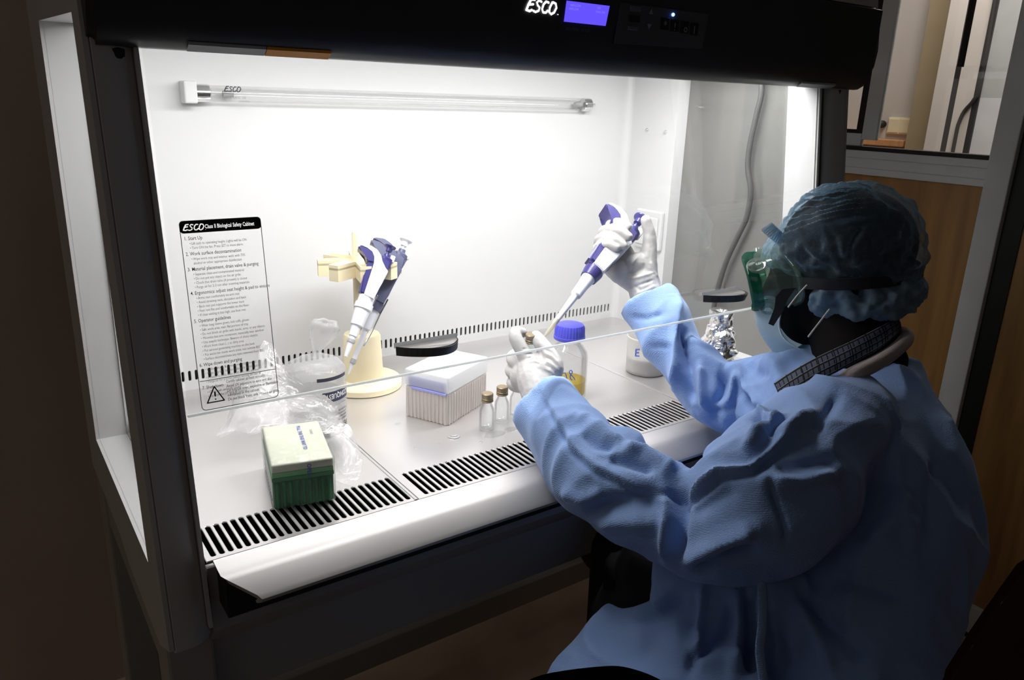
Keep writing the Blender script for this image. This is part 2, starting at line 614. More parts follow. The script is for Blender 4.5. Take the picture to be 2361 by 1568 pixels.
obj('leg', nb(321, 325, 103, 107, FL, 36.4), M['dark'], tb)
b = bmesh.new()
tube(b, [tuple(q) for q in spline([(299.4, 68, 120), (299.4, 67.6, 90), (299.5, 66.8, 62), (299.2, 68.0, 56), (299.3, 71.5, 49), (299.4, 72, 30), (299.4, 72, FL + .6)], 6)], 0.7, 8)
tag(obj('hanging_cable', b, M['black'], smooth=True, loc=(299.4, 72, FL)), 'thin dark cable hanging down beyond the partition window', 'cable')

# ================================================================ BIOSAFETY CABINET
SL = 0.123
def ys(z, off=0.0):
    return -0.8 + SL * z + off
cab = thing('safety_cabinet', 'large grey laboratory safety cabinet with a brightly lit white interior and black hood', 'cabinet', (56, 28, FL))
# inner back wall with a row of air slots
slots = [slot(1.6 + 1.118 * i, 2.62, 0.5, 1.95, n=4) for i in range(97)]
b = plate([(-1, -5), (109.6, -5), (109.6, 66), (-1, 66)], slots, 0.3, frame_from((0, 54.95, 0), (1, 0, 0), (0, 0, 1)))
obj('back_wall', b, M['liner'], cab)
b = bmesh.new()   # rounded corner between back and right wall
arc = [(109.5 + 1.5 * math.sin(t), 54.8 - 1.5 * (1 - math.cos(t))) for t in np.linspace(0, math.pi / 2, 7)]
add_prism(b, arc + [(111.3, 53.3), (111.3, 55.1), (109.5, 55.1)], 'z', -5, 66)
obj('corner_cove', b, M['liner'], cab, 'auto')
obj('dark_slot_backing', nb(-1, 111, 56.5, 57, -5, 66), M['dark'], cab)  # near-black sheet added to give the shade inside the air slots
# side walls with window openings
def sidewall(x0, t, holes, mat, name):
    outer = [(ys(-8), -8), (ys(62), 62), (57, 62), (57, -8)]
    return obj(name, plate(outer, holes, t, frame_from((x0, 0, 0), (0, 1, 0), (0, 0, 1))), mat, cab)
holeL0 = [(6.1, -1.8), (11.2, 57.6), (43.0, 58.6), (45.0, -1.7)]
holeR = [(6.8, 0.7), (12.9, 57.5), (39.7, 57.5), (39.7, 0.7)]
sidewall(111.25, 0.5, [holeR], M['liner'], 'side_wall')
sidewall(119.75, 0.5, [[(5.4, -2), (11.5, 58.5), (50, 58.5), (50, -2)]], M['grey_shell'], 'side_shell')
sidewall(-1.4, 0.4, [holeL0], M['liner'], 'side_wall')
holeL = [(5.9, -2.0), (11.0, 57.8), (43.2, 58.8), (45.2, -1.9)]
outer = [(ys(-9.2), -9.2), (4.5, -12.5), (24, -12.5), (30, -11), (57, -11), (57, 85), (8, 85), (8, 62), (ys(62), 62)]
obj('side_shell', plate(outer, [holeL], 0.5, frame_from((-5.8, 0, 0), (0, 1, 0), (0, 0, 1))), M['grey_shell'], cab)
# window jambs
def jamb(x0, x1, hole, mat):
    b = bmesh.new()
    n = len(hole)
    for i in range(n):
        a, c = Vector(hole[i]), Vector(hole[(i + 1) % n])
        mid = Vector((sum(q[0] for q in hole) / n, sum(q[1] for q in hole) / n))
        nn = Vector((-(c - a).y, (c - a).x)).normalized()
        if nn.dot(mid - a) > 0: nn = -nn
        lo_ = [(a), (c), (c + nn * .2), (a + nn * .2)]
        add_prism(b, [(q.x, q.y) for q in lo_], 'x', x0, x1)
    obj('window_jamb', b, mat, cab)
jamb(111.5, 114.2, holeR, M['liner'])
jamb(-5.6, -1.1, holeL, M['liner'])
obj('side_window', plate([(6.6, 0.5), (12.7, 57.7), (40, 57.7), (40, 0.5)], [], 0.25, frame_from((114.3, 0, 0), (0, 1, 0), (0, 0, 1))), M['sideglass'], cab)
obj('side_window', plate([(5.6, -2.2), (10.8, 58.2), (43.5, 59.2), (45.5, -2.1)], [], 0.25, frame_from((-0.95, 0, 0), (0, 1, 0), (0, 0, 1))), M['sash'], cab)
obj('ceiling_panel', nb(-1, 111, 4, 55, 64.5, 65.5), M['liner'], cab)
lamp = obj('lamp_tube', tube(bmesh.new(), [(4, 12, 63.4), (107, 12, 63.4)], 1.2, 12), m('lit_fluorescent_tube', (1, 1, 1), 0.4, emis=(1, 0.99, 0.98), estr=4), cab, True)
# front frame columns (slanted face, rounded inner edge)
def column(xin, xout, name):
    sg = 1 if xin > xout else -1
    w = abs(xin - xout)
    sec = [(0, 3.4), (0, 2.6), (0.25, 1.6), (0.8, 0.75), (1.6, 0.22), (2.5, 0), (w - 0.2, 0), (w, 0.2), (w, 3.4)]
    b = bmesh.new()
    rings = []
    for z in (-9.6, 62):
        rings.append([b.verts.new((xin - sg * q[0], ys(z) + q[1] - 0.0, z)) for q in sec])
    n = len(sec)
    for i in range(n):
        b.faces.new((rings[0][i], rings[0][(i + 1) % n], rings[1][(i + 1) % n], rings[1][i]))
    b.faces.new(rings[0][::-1]); b.faces.new(rings[1])
    obj(name, b, M['grey_shell'], cab, 'auto')
column(-1.0, -5.54, 'front_column')
column(113.0, 119.5, 'front_column')
b = bmesh.new()
add_prism(b, [(ys(-1) + .5, -1), (ys(60) + .5, 60), (ys(60) + 1.6, 60), (ys(-1) + 1.6, -1)], 'x', 112.2, 113.0)
obj('sash_gasket', b, M['black'], cab)
b = bmesh.new()
add_prism(b, [(ys(-1) + .3, -1), (ys(60) + .3, 60), (ys(60) + 3.6, 60), (ys(-1) + 3.6, -1)], 'x', 110.7, 112.2)
obj('sash_track', b, M['liner'], cab)

# black hood with the control panel
hp = [(6.4, 54.6), (5.6, 54.7), (4.6, 55.3), (3.9, 56.6), (3.5, 58.6), (3.2, 61.5), (3.1, 68.2), (3.6, 68.4), (10, 68.4), (10, 56)]
b = bmesh.new()
HX0, HX1 = -5.7, 123.0
add_prism(b, hp, 'x', HX0, HX1)
bmesh.ops.bevel(b, geom=[e for e in b.edges if abs(e.verts[0].co.x - e.verts[1].co.x) < 1e-4 and e.verts[0].co.y < 9 and e.verts[1].co.y < 9], offset=0.7, segments=3, affect='EDGES')
hood = obj('hood', b, M['hood_black'], cab, 'auto')
b = bmesh.new()
add_prism(b, [(3.6, 68.6), (6.5, 86), (57, 86), (57, 66), (10, 66), (10, 68.6)], 'x', -5.6, 121.5)
obj('upper_casing', b, M['grey_shell'], cab)
HF = frame_from((0, 3.13, 0), (1, 0, -0.0), (0, 0, 1))
obj('control_panel', plate([(58.6, 58.7), (76.2, 59.0), (76.9, 63.9), (59.3, 63.9)], [], 0.12, HF), M['panel_black'], hood)
obj('display_screen', plate([(49.75, 60.78), (56.85, 60.78), (57.35, 63.3), (50.0, 63.3)], [], 0.14, HF), M['lcd'], hood)
tx = [text_bm(s, 0.42, frame_from((x, 3.05, z), (1, 0, 0), (0, 0, 1)), 0.005) for s, x, z in
      (('AIRFLOW', 50.5, 62.7), ('OK', 55.2, 62.75), ('INFLOW', 50.4, 62.25), ('FAN ON', 55.0, 62.25))]
for t_ in tx: obj('screen_characters', t_, M['lcdtext'], hood)
tx = text_bm('SENTINEL GOLD', 0.55, frame_from((50.0, 3.04, 59.75), (1, 0, 0), (0, 0, 1)), 0.005)
obj('panel_lettering', tx, M['icon_dim'], hood)

def strokes(bm, frame, polys, r, y=0.0):
    """brush-like lettering from fat flattened strokes"""
    for pts, rr in polys:
        q = [frame @ Vector((a, b_, 0)) for a, b_ in pts]
        tube(bm, q, [r * k for k in rr] if hasattr(rr, '__len__') else r * rr, 10, flat=0.12, flatdir=frame.to_3x3() @ Vector((0, 0, 1)))
def logo_strokes(k):
    def sc(p): return [(a * k * 1.12, b_ * k) for a, b_ in p]
    return [
        (sc([(0.55, 1.0), (0.3, 0.55), (0.12, 0.08)]), 1.0), (sc([(0.55, 1.0), (0.92, 1.02)]), .9), (sc([(0.35, 0.55), (0.78, 0.62)]), .85), (sc([(0.12, 0.08), (0.45, 0.0), (0.66, 0.12)]), .9),
        (sc([(1.62, 0.92), (1.35, 1.0), (1.15, 0.8), (1.25, 0.58), (1.45, 0.4), (1.38, 0.12), (1.05, -0.02), (0.85, 0.06)]), .85),
        (sc([(2.35, 0.92), (2.1, 0.98), (1.85, 0.72), (1.72, 0.3), (1.85, 0.02), (2.12, 0.02), (2.3, 0.2)]), .9),
        (sc([(2.75, 0.96), (2.52, 0.5), (2.48, 0.1), (2.7, -0.06), (3.0, 0.12), (3.22, 0.55), (3.12, 0.9), (2.85, 0.98), (2.75, 0.96)]), .9),
        (sc([(3.4, -0.02), (3.42, -0.02)]), .4)]
LOGO = logo_strokes(1.0)
def brush_logo(bm, frame, k=1.0):
    strokes(bm, frame, logo_strokes(k), 0.12 * k)
    return bm
b = brush_logo(bmesh.new(), frame_from((43.4, 3.05, 61.55), (1, 0, 0), (0.02, 0, 1)), 1.36)
obj('lit_logo', b, M['logo'], hood, True)
def hb(x0, x1, z0, z1, mat, name='button'):
    return obj(name, nb(x0, x1, 2.92, 3.14, z0, z1, 0.06, 1), mat, hood)
for i in range(4):
    x = 67.9 + 2.05 * i
    hb(x - .8, x + .8, 61.0 - .08 * i, 62.7 - .08 * i, M['button'])
hb(61.0, 63.0, 63.0 + 0, 63.7, M['icon_dim']); hb(61.0, 63.0, 61.6, 62.5, M['button']); hb(60.9, 62.7, 60.6, 61.1, M['icon_dim'])
def icon(polys, name='icon', mat='icon'):
    b = bmesh.new()
    for p in polys:
        add_prism(b, p, 'y', 2.86, 2.9)
    obj(name, b, M[mat], hood)
icon([[(64.5, 62.9), (65.3, 62.9), (64.95, 63.6)]]); icon([[(64.4, 61.6), (65.2, 61.6), (64.75, 60.9)]])
for i, s_ in enumerate(('*', '!', 'o', 'I')):
    obj('icon', text_bm(s_, 1.5, frame_from((67.6 + 2.05 * i, 2.88, 61.2 - .08 * i), (1, 0, 0), (0, 0, 1)), 0.01), M['icon'], hood)
b = bmesh.new(); ball(b, (69.4, 3.0, 63.2), 0.24); obj('indicator_light', b, M['led'], hood, True)
def lip(x0, x1, mat, name):
    b = bmesh.new()
    add_prism(b, [(5.5, 54.62), (4.55, 55.2), (4.5, 55.45), (4.45, 55.4), (4.5, 55.12), (5.45, 54.52)], 'x', x0, x1)
    return obj(name, b, mat, hood)
lip(3.2, 11.0, M['labelgrey'], 'lip_label')
lip(11.1, 18.2, M['labelorange'], 'lip_label')
lip(103.5, 113.5, M['labelgrey'], 'lip_label')
for x in (-3.2, 117.2):
    b = bmesh.new(); lathe(b, [(0.9, 0), (1.0, 0.3), (1.0, 1.0), (0.6, 1.3)], (x, 6.8, 53.4), 16)
    obj('hood_knob', b, M['black'], cab, 'auto')

# sash glass, its edge whitened for the light it catches, handles and sticker
SF = frame_from((0, ys(0) + 0.0, 0), (1, 0, 0), (0, SL, 1))
kz = math.sqrt(1 + SL * SL)
def sp(x, z, off=0.0):
    """point on the sash plane"""
    return Vector((x, ys(z) - off, z + off * SL))
sash = obj('sash', plate([(-0.9, 17.05 * kz), (112.0, 17.05 * kz), (112.0, 60 * kz), (-0.9, 60 * kz)], [], 0.3, SF), M['sash'], cab)
b = bmesh.new(); tube(b, [sp(-0.9, 17.05), sp(112, 17.05)], 0.19, 8); obj('sash_edge', b, M['sashedge'], sash, True)
def handle(xa, xb):
    t = bmesh.new()
    n = 18
    top = []; bot = []
    for k in range(n + 1):
        u = k / n
        x = xa + (xb - xa) * u
        dp = 4.8 * math.sin(math.pi * u) ** 0.75
        top.append((x, dp)); 
    # shallow half-moon tray: rim + floor
    def ring(zo, sc):
        return [t.verts.new(sp(x, 20.9 + zo, 0.25 + d * sc)) for x, d in top]
    r1 = ring(0.0, 1.0); r2 = ring(-1.15, 0.85); r3 = ring(-0.12, 0.86); r4 = ring(-0.35, 0.8)
    for A, B in ((r1, r2), (r3, r1), (r4, r3)):
        for i in range(n):
            t.faces.new((A[i], A[i + 1], B[i + 1], B[i]))
    for A in (r2, r4):
        t.faces.new(A)
    h = obj('sash_handle', t, M['black'], sash)
    f = bmesh.new()
    vs = [f.verts.new(sp(x, 20.86, 0.27 + d * 0.84)) for x, d in top]
    f.faces.new(vs)
    bmesh.ops.solidify(f, geom=f.faces[:], thickness=0.06)
    obj('sash_handle_recess', f, m('grey_handle_recess', (0.55, 0.53, 0.51), 0.3, 0.6), sash)
    g = bmesh.new()
    for sgn in (0,):
        add = []
        vs = [g.verts.new(v) for v in (sp(xa - .2, 21.35, .18), sp(xb + .2, 21.35, .18), sp(xb + .2, 20.7, .18), sp(xa - .2, 20.7, .18))]
        g.faces.new(vs)
    bmesh.ops.solidify(g, geom=g.faces[:], thickness=0.15)
    obj('handle_backplate', g, M['alu'], sash)
handle(24.1, 32.9)
handle(80.6, 89.6)
# sticker with the operating rules
SG = frame_from(sp(0.45, 0, 0.2), (1, 0, 0), (0, SL, 1))
def sgf(x, z, o=0.24):
    return frame_from(sp(x, z, o), (1, 0, 0), (0, SL, 1))
rim = rrect(0.45, 8.95, 17.35 * kz, 37.75 * kz, 0.5)
rin = rrect(0.52, 8.88, 17.42 * kz, 37.68 * kz, 0.45)
stk = obj('rules_sticker', plate(rim, [rin], 0.02, SF @ Matrix.Translation((0, 0, 0.2))), M['greyprint'], sash)
stk['label'] = 'clear sticker printed with the cabinet operating rules'
hd = rrect(0.45, 8.95, 36.45 * kz, 37.75 * kz, 0.4)
header_plate = plate(hd, [], 0.02, SF @ Matrix.Translation((0, 0, 0.19)))
def knock_out(bm, cutters):
    """cut lettering right through a plate"""
    me = bpy.data.meshes.new('ko'); bm.to_mesh(me); bm.free()
    o = bpy.data.objects.new('ko', me); C.objects.link(o)
    cs = []
    for c_ in cutters:
        mc = bpy.data.meshes.new('kc'); c_.to_mesh(mc); c_.free()
        oc = bpy.data.objects.new('kc', mc); C.objects.link(oc); cs.append(oc)
        md = o.modifiers.new('b', 'BOOLEAN'); md.object = oc; md.operation = 'DIFFERENCE'; md.solver = 'EXACT'; md.use_self = True
    bpy.context.view_layer.update()
    r = bmesh.new(); r.from_mesh(eval_mesh(o))
    for q in cs + [o]: bpy.data.objects.remove(q)
    return r
lg2 = text_bm('Class II Biological Safety Cabinet', 0.60, sgf(3.0, 36.85, 0.2), 0.15, off=0.012, sx=0.66)
LGF = sgf(0.75, 36.75, 0.2)
lg = bmesh.new()
k_ = 0.60
for pts, rr in LOGO:
    q_ = [LGF @ Vector((a * k_, b_ * k_, 0)) for a, b_ in pts]
    tube(lg, q_, 0.115 * k_ * rr, 10, flat=2.0, flatdir=LGF.to_3x3() @ Vector((0, 0, 1)))
lg = remesh(lg, 0.03, 0)
try:
    hb_ = knock_out(header_plate, [lg2, lg])
except Exception as e:
    hb_ = plate(hd, [], 0.02, SF @ Matrix.Translation((0, 0, 0.19)))
obj('sticker_header', hb_, M['print'], sash)
heads, lines = [], []
z = 35.75
rules = [('1. Start Up', ['Lift sash to operating height. Lights will be ON', 'Turn ON the fan. Press SET to mute alarm']),
         ('2. Work surface decontamination', ['Wipe work tray and interior walls with 70%', '  alcohol or other appropriate disinfectant']),
         ('3. Material placement, drain valve & purging', ['Separate clean and contaminated material', 'Do not put any object on the air grille', 'Check that drain valve (if present) is closed', 'Purge air for 2-3 min after inserting materials']),
         ('4. Ergonomics: adjust seat height & pad to ensure', ['Arms rest comfortably on arm rest', 'Avoid straining neck, shoulders and back', 'Back rest pad supports the lower back', 'Feet rest flat and comfortable on the floor', 'If chair setting is too high, use foot rest']),
         ('5. Operator guidelines', ['Wear long sleeve gown, knit cuffs, gloves', 'Safe work area: main flat portion of tray', 'Do not block air grille with hands, arms or any objects', 'Minimize fast arm movement, especially near window', 'Use aseptic technique. Beware of sharp objects', 'Work from clean (...) to dirty area', 'Put aerosol generating machine on the back', 'Put waste bin inside work zone, not outside BSC', 'Surface decontaminate any item removed from BSC']),
         ('6. Wipe down and purging', ['Surface decon. & remove material from BSC', 'Wipe tray and interior walls with disinfectant', 'If bleach is used, wipe it off with 70% alcohol', 'Purge air for 2-3 min before turning the fan off']),
         ('7. Shut down', ['Close sash until fully closed', 'Turn on the UV lamp if required'])]
for hdg, ls in rules:
    heads.append(text_bm(hdg, 0.54, sgf(0.75, z), 0.003, off=0.004, sx=0.78))
    z -= 0.50
    for s_ in ls:
        lines.append(text_bm(('' if s_.startswith(' ') else '\u2022 ') + s_, 0.40, sgf(1.25, z), 0.003, sx=0.76))
        z -= 0.455
    z -= 0.20
M['dgprint'] = m('dark_grey_print', (0.12, 0.12, 0.12), 0.6)
for h_ in heads: obj('printed_heading', h_, M['dgprint'], sash)
tag(obj('printed_lines', merge(lines), M['greyprint'], sash), kind='stuff')
ws = ['Certify cabinet at least annually', 'Avoid UV exposure to eyes and skin', 'Do not use toxic, explosive or flammable', 'substances in this cabinet', 'Do not block front, side or back air grille']
tag(obj('warning_lines', merge([text_bm(s_, 0.46, sgf(3.3, 20.0 - .5 * i), 0.003, off=0.003, sx=0.74) for i, s_ in enumerate(ws)]), M['dgprint'], sash), kind='stuff')
b = bmesh.new()
tri = [(1.1, 18.15), (2.0, 19.85), (2.9, 18.15)]
for i in range(3):
    a, c = tri[i], tri[(i + 1) % 3]
    tube(b, [sp(*a, .24), sp(*c, .24)], 0.07, 6)
tube(b, [sp(2.0, 19.2, .24), sp(2.0, 18.8, .24)], 0.09, 6); tube(b, [sp(2.0, 18.45, .24), sp(2.0, 18.43, .24)], 0.08, 6)
tube(b, [sp(0.6, 20.65, .24), sp(8.8, 20.65, .24)], 0.035, 6)
obj('warning_symbol', b, M['print'], sash)

# stainless work trays with the front air grille
def tray(x0, x1, sl):
    hol = [slot(x, 3.52, 0.60, 7.05, n=5) for x in sl]
    o = obj('work_tray', plate([(x0, -0.72), (x1, -0.72), (x1, 55.2), (x0, 55.2)], hol, 0.22, frame_from((0, 0, -0.11), (1, 0, 0), (0, 1, 0))), M['steel'], cab)
    md = o.modifiers.new('b', 'BEVEL'); md.width = 0.0006; md.segments = 1; md.limit_method = 'ANGLE'
tray(-1.0, 26.0, [i for i in range(26)])
tray(26.16, 83.1, [27.75 + i for i in range(55)])
tray(83.26, 111.0, [84.9 + i for i in range(26)])
for x in (26.08, 83.18):
    obj('tray_lip', nb(x - .55, x - .12, -0.7, 55, 0.0, 0.12, 0.05, 1), M['steel'], cab)
    obj('tray_joint', nb(x - .08, x + .08, -0.7, 55, -0.6, -0.12), M['dark'], cab)
obj('drain_pan', nb(-1, 111, -0.6, 56, -6.4, -6.0), M['dark'], cab)
# arm rest along the front: gently sloping top, rounded nose, slanted face
prof = [(-0.70, -0.05), (-1.0, -0.14), (-3.7, -0.42), (-4.2, -0.55), (-4.6, -0.78), (-6.9, -2.05), (-7.3, -2.5), (-7.2, -2.95), (-6.8, -3.1), (-6.7, -2.8), (-6.9, -2.5), (-4.5, -1.1), (-0.70, -0.5)]
b = bmesh.new()
lo = []
def armx(y, z):   # left end is cut on the skew
    return -0.3 + max(0, (-y - 3.9)) * 0.98
A = [b.verts.new((armx(y, z), y, z)) for y, z in prof]
B = [b.verts.new((112.5, y, z)) for y, z in prof]
b.faces.new(A); b.faces.new(B[::-1])
for i in range(len(prof)):
    b.faces.new((A[i], A[(i + 1) % len(prof)], B[(i + 1) % len(prof)], B[i]))
obj('arm_rest', b, M['restmetal'], cab, 'auto')
obj('arm_rest_bracket', nb(0, 112, -4.4, -0.8, -5.6, -1.3), M['dark'], cab)
# body below
b = bmesh.new()
add_prism(b, [(-0.6, -1), (ys(-5) + .6, -5), (ys(-9) + 1.2, -9.4), (3.5, -14), (4.0, -23), (56, -23), (56, -6.5), (3, -6.5), (0.3, -1)], 'x', -1.0, 113)
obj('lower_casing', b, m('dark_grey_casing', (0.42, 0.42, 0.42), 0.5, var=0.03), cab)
b = bmesh.new()
add_prism(b, [(ys(-1), -1), (ys(-9.2), -9.4), (ys(-9.2) + 2, -10), (6, -10), (6, -1)], 'x', 113, 120)
obj('lower_corner', b, M['grey_shell'], cab)
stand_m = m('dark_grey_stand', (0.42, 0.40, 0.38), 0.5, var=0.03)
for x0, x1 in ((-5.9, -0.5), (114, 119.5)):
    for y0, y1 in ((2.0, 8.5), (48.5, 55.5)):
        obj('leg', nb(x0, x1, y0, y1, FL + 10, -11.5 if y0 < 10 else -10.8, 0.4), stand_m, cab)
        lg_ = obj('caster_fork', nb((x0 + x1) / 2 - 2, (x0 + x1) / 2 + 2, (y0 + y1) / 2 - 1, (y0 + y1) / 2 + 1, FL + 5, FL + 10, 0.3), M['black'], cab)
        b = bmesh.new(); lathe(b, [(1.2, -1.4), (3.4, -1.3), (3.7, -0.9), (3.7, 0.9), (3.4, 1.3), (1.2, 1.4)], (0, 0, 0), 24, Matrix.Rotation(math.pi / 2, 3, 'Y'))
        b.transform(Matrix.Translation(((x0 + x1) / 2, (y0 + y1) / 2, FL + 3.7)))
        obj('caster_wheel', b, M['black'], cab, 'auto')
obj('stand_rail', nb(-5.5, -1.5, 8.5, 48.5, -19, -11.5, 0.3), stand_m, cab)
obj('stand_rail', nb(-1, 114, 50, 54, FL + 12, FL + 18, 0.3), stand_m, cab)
b = bmesh.new(); tube(b, [(103, 30, -19), (103, 30, -29)], 0.18, 8)
obj('drain_rod', b, M['black'], cab)
b = bmesh.new(); lathe(b, [(1.0, -1.6), (3.1, -1.5), (3.4, -1.0), (3.4, 1.0), (3.1, 1.5), (1.0, 1.6)], (0, 0, 0), 24, Matrix.Rotation(math.radians(70), 3, 'Y'))
b.transform(Matrix.Translation(W(1368, 1283, 176)))

obj('drain_valve_wheel', b, M['black'], cab, 'auto')

# ultraviolet lamp on the back wall
uv = obj('uv_tube', merge([tube(bmesh.new(), [(17.2, 53.2, 50.3), (95.6, 53.2, 50.3)], 1.28, 20)]), M['uvglass'], cab, True)
obj('lamp_holder', nb(13.2, 15.2, 51.6, 54.8, 48.7, 52.1, 0.25), M['liner'], cab)
b = bmesh.new(); lathe(b, [(1.35, 0), (1.4, 0.2), (1.4, 2.0), (1.2, 2.2)], (0, 0, 0), 20, Matrix.Rotation(math.pi / 2, 3, 'Y')); b.transform(Matrix.Translation((15.2, 53.2, 50.3)))
obj('tube_cap', b, M['chrome'], cab, 'auto')
b = bmesh.new(); lathe(b, [(1.2, 0), (1.4, 0.2), (1.4, 1.8), (0.9, 2.4), (0.35, 2.7), (0.3, 3.5)], (0, 0, 0), 20, Matrix.Rotation(math.pi / 2, 3, 'Y')); b.transform(Matrix.Translation((95.6, 53.2, 50.3)))
obj('tube_cap', b, M['chrome'], cab, 'auto')
for x in (19.5, 93.4):
    b = bmesh.new(); lathe(b, [(0.5, 0), (0.55, 1.6), (0.3, 1.7)], (0, 0, 0), 12, Matrix.Rotation(math.pi / 2, 3, 'Y')); b.transform(Matrix.Translation((x, 53.2, 50.3)))
    obj('filament_shield', b, M['icon'], cab, 'auto')
obj('tube_clip', nb(97.4, 98.0, 52.4, 54.8, 49.6, 51.0), M['liner'], cab)
b = brush_logo(bmesh.new(), frame_from((19.3, 51.75, 50.7), (1, 0, 0), (0, 0, 1)), 0.75)
obj('tube_logo', b, M['print'], cab, True)
obj('tube_print', merge([text_bm('G30T8  UV-C  CE', 0.5, frame_from((19.0, 51.8, 49.6), (1, 0, 0), (0, 0, 1)), 0.004), text_bm('GERMICIDAL', 0.34, frame_from((21.5, 51.85, 49.1), (1, 0, 0), (0, 0, 1)), 0.004)]), M['greyprint'], cab)
# screws and outlet on the right wall
for y, z_ in ((48.4, 45.3), (42.7, 45.1)):
    b = bmesh.new(); lathe(b, [(0.45, 0), (0.42, 0.18), (0.2, 0.2), (0.18, 0.5)], (0, 0, 0), 14, Matrix.Rotation(-math.pi / 2, 3, 'Y')); b.transform(Matrix.Translation((111.0, y, z_)))
    obj('screw', b, M['chrome'], cab, 'auto')
obj('outlet_cover', nb(109.9, 111.0, 40.6, 48.8, 18.9, 27.8, 0.35), M['liner'], cab)
obj('outlet_lid', nb(109.5, 109.95, 41.4, 48.0, 19.8, 26.4, 0.25), M['liner'], cab)
obj('outlet_writing', text_bm('6', 1.4, frame_from((109.4, 42.8, 22.0), (0, -1, 0), (0, 0, 1)), 0.01), m('faint_blue_ink', (0.35, 0.4, 0.7), 0.5), cab)
# hose hanging inside, against the right side window
def onx(px, py, x):
    r = RIGHT * ((px - 1180.5) / FPX) - UPV * ((py - 784) / FPX) + FWD
    return CAMP + r * ((x - CAMP.x) / r.x)
b = bmesh.new()
hp_ = [onx(px, py, 112.6) for px, py in ((1756, 205), (1745, 262), (1730, 330), (1724, 385), (1731, 440), (1722, 500), (1700, 548), (1676, 600), (1658, 655), (1646, 705), (1640, 760))]
hp_ = [hp_[0] + Vector((0, 2, 7))] + hp_ + [Vector((109.0, 24.5, 0.9)), Vector((106, 27, 0.75))]
tube(b, [tuple(q) for q in spline([tuple(q) for q in hp_], 5)], 0.55, 8)
tag(obj('grey_hose', b, m('grey_hose_rubber', (0.10, 0.10, 0.095), 0.5), smooth=True, loc=(106, 27, 0)), 'thin grey hose hanging against the right side window inside the cabinet', 'hose')

# ================================================================ THINGS ON THE WORK SURFACE
def mat_clear(name, tint=(0.97, 0.975, 0.975), **k):
    return sheet_glass(name, tint, **k)
M['vialglass'] = sheet_glass('clear_vial_glass', (0.975, 0.98, 0.98), 0.03, 0.03, haze=0.015, grow=0.4)
M['capbrown'] = m('dull_gold_cap', (0.30, 0.235, 0.15), 0.4, 0.55, var=0.15, scale=40)
M['liquidclear'] = sheet_glass('clear_liquid', (0.96, 0.97, 0.97), 0.06, 0.0, grow=0.5)

# --- pipette stand
SX, SY = 37.6, 42.0
st = thing('pipette_stand', 'cream plastic carousel stand on a round base, holding two pipettes', 'stand', (SX, SY, 0))
b = lathe(bmesh.new(), [(6.6, 0), (7.0, 0.15), (7.0, 1.1), (6.8, 1.35), (3.9, 1.6)], (SX, SY, 0), 48)
obj('base_disc', b, M['cream'], st, 'auto')
b = lathe(bmesh.new(), [(3.75, 1.3), (3.55, 5), (3.35, 9.4), (3.1, 9.9), (1.2, 10.0)], (SX, SY, 0), 40)
obj('base_drum', b, M['cream'], st, 'auto')
b = lathe(bmesh.new(), [(1.3, 9.5), (1.25, 28.0), (1.1, 28.3)], (SX, SY, 0), 28)
obj('pole', b, M['cream'], st, 'auto')
def star(n=8, ro=7.2, ri=3.0, w=0.95, rot=0.0):
    o = []
    for k in range(n):
        a = rot + 2 * math.pi * k / n
        ca, sa = math.cos(a), math.sin(a)
        ai = a + math.pi / n
        for s_ in (-1, 1):
            o.append((ro * ca - s_ * w * sa, ro * sa + s_ * w * ca))
        o.append((ri * math.cos(ai), ri * math.sin(ai)))
    return o
outer = star(rot=-0.28)
inner = star(ri=2.75, ro=7.0, w=0.72, rot=-0.28)
fr = frame_from((SX, SY, 22.2), (1, 0, 0), (0, 1, 0))
obj('carousel_wall', plate(outer, [inner], 2.8, fr), M['cream'], st)
fr = frame_from((SX, SY, 22.9), (1, 0, 0), (0, 1, 0))
obj('carousel_top', plate(outer, [], 0.35, fr), M['cream'], st)

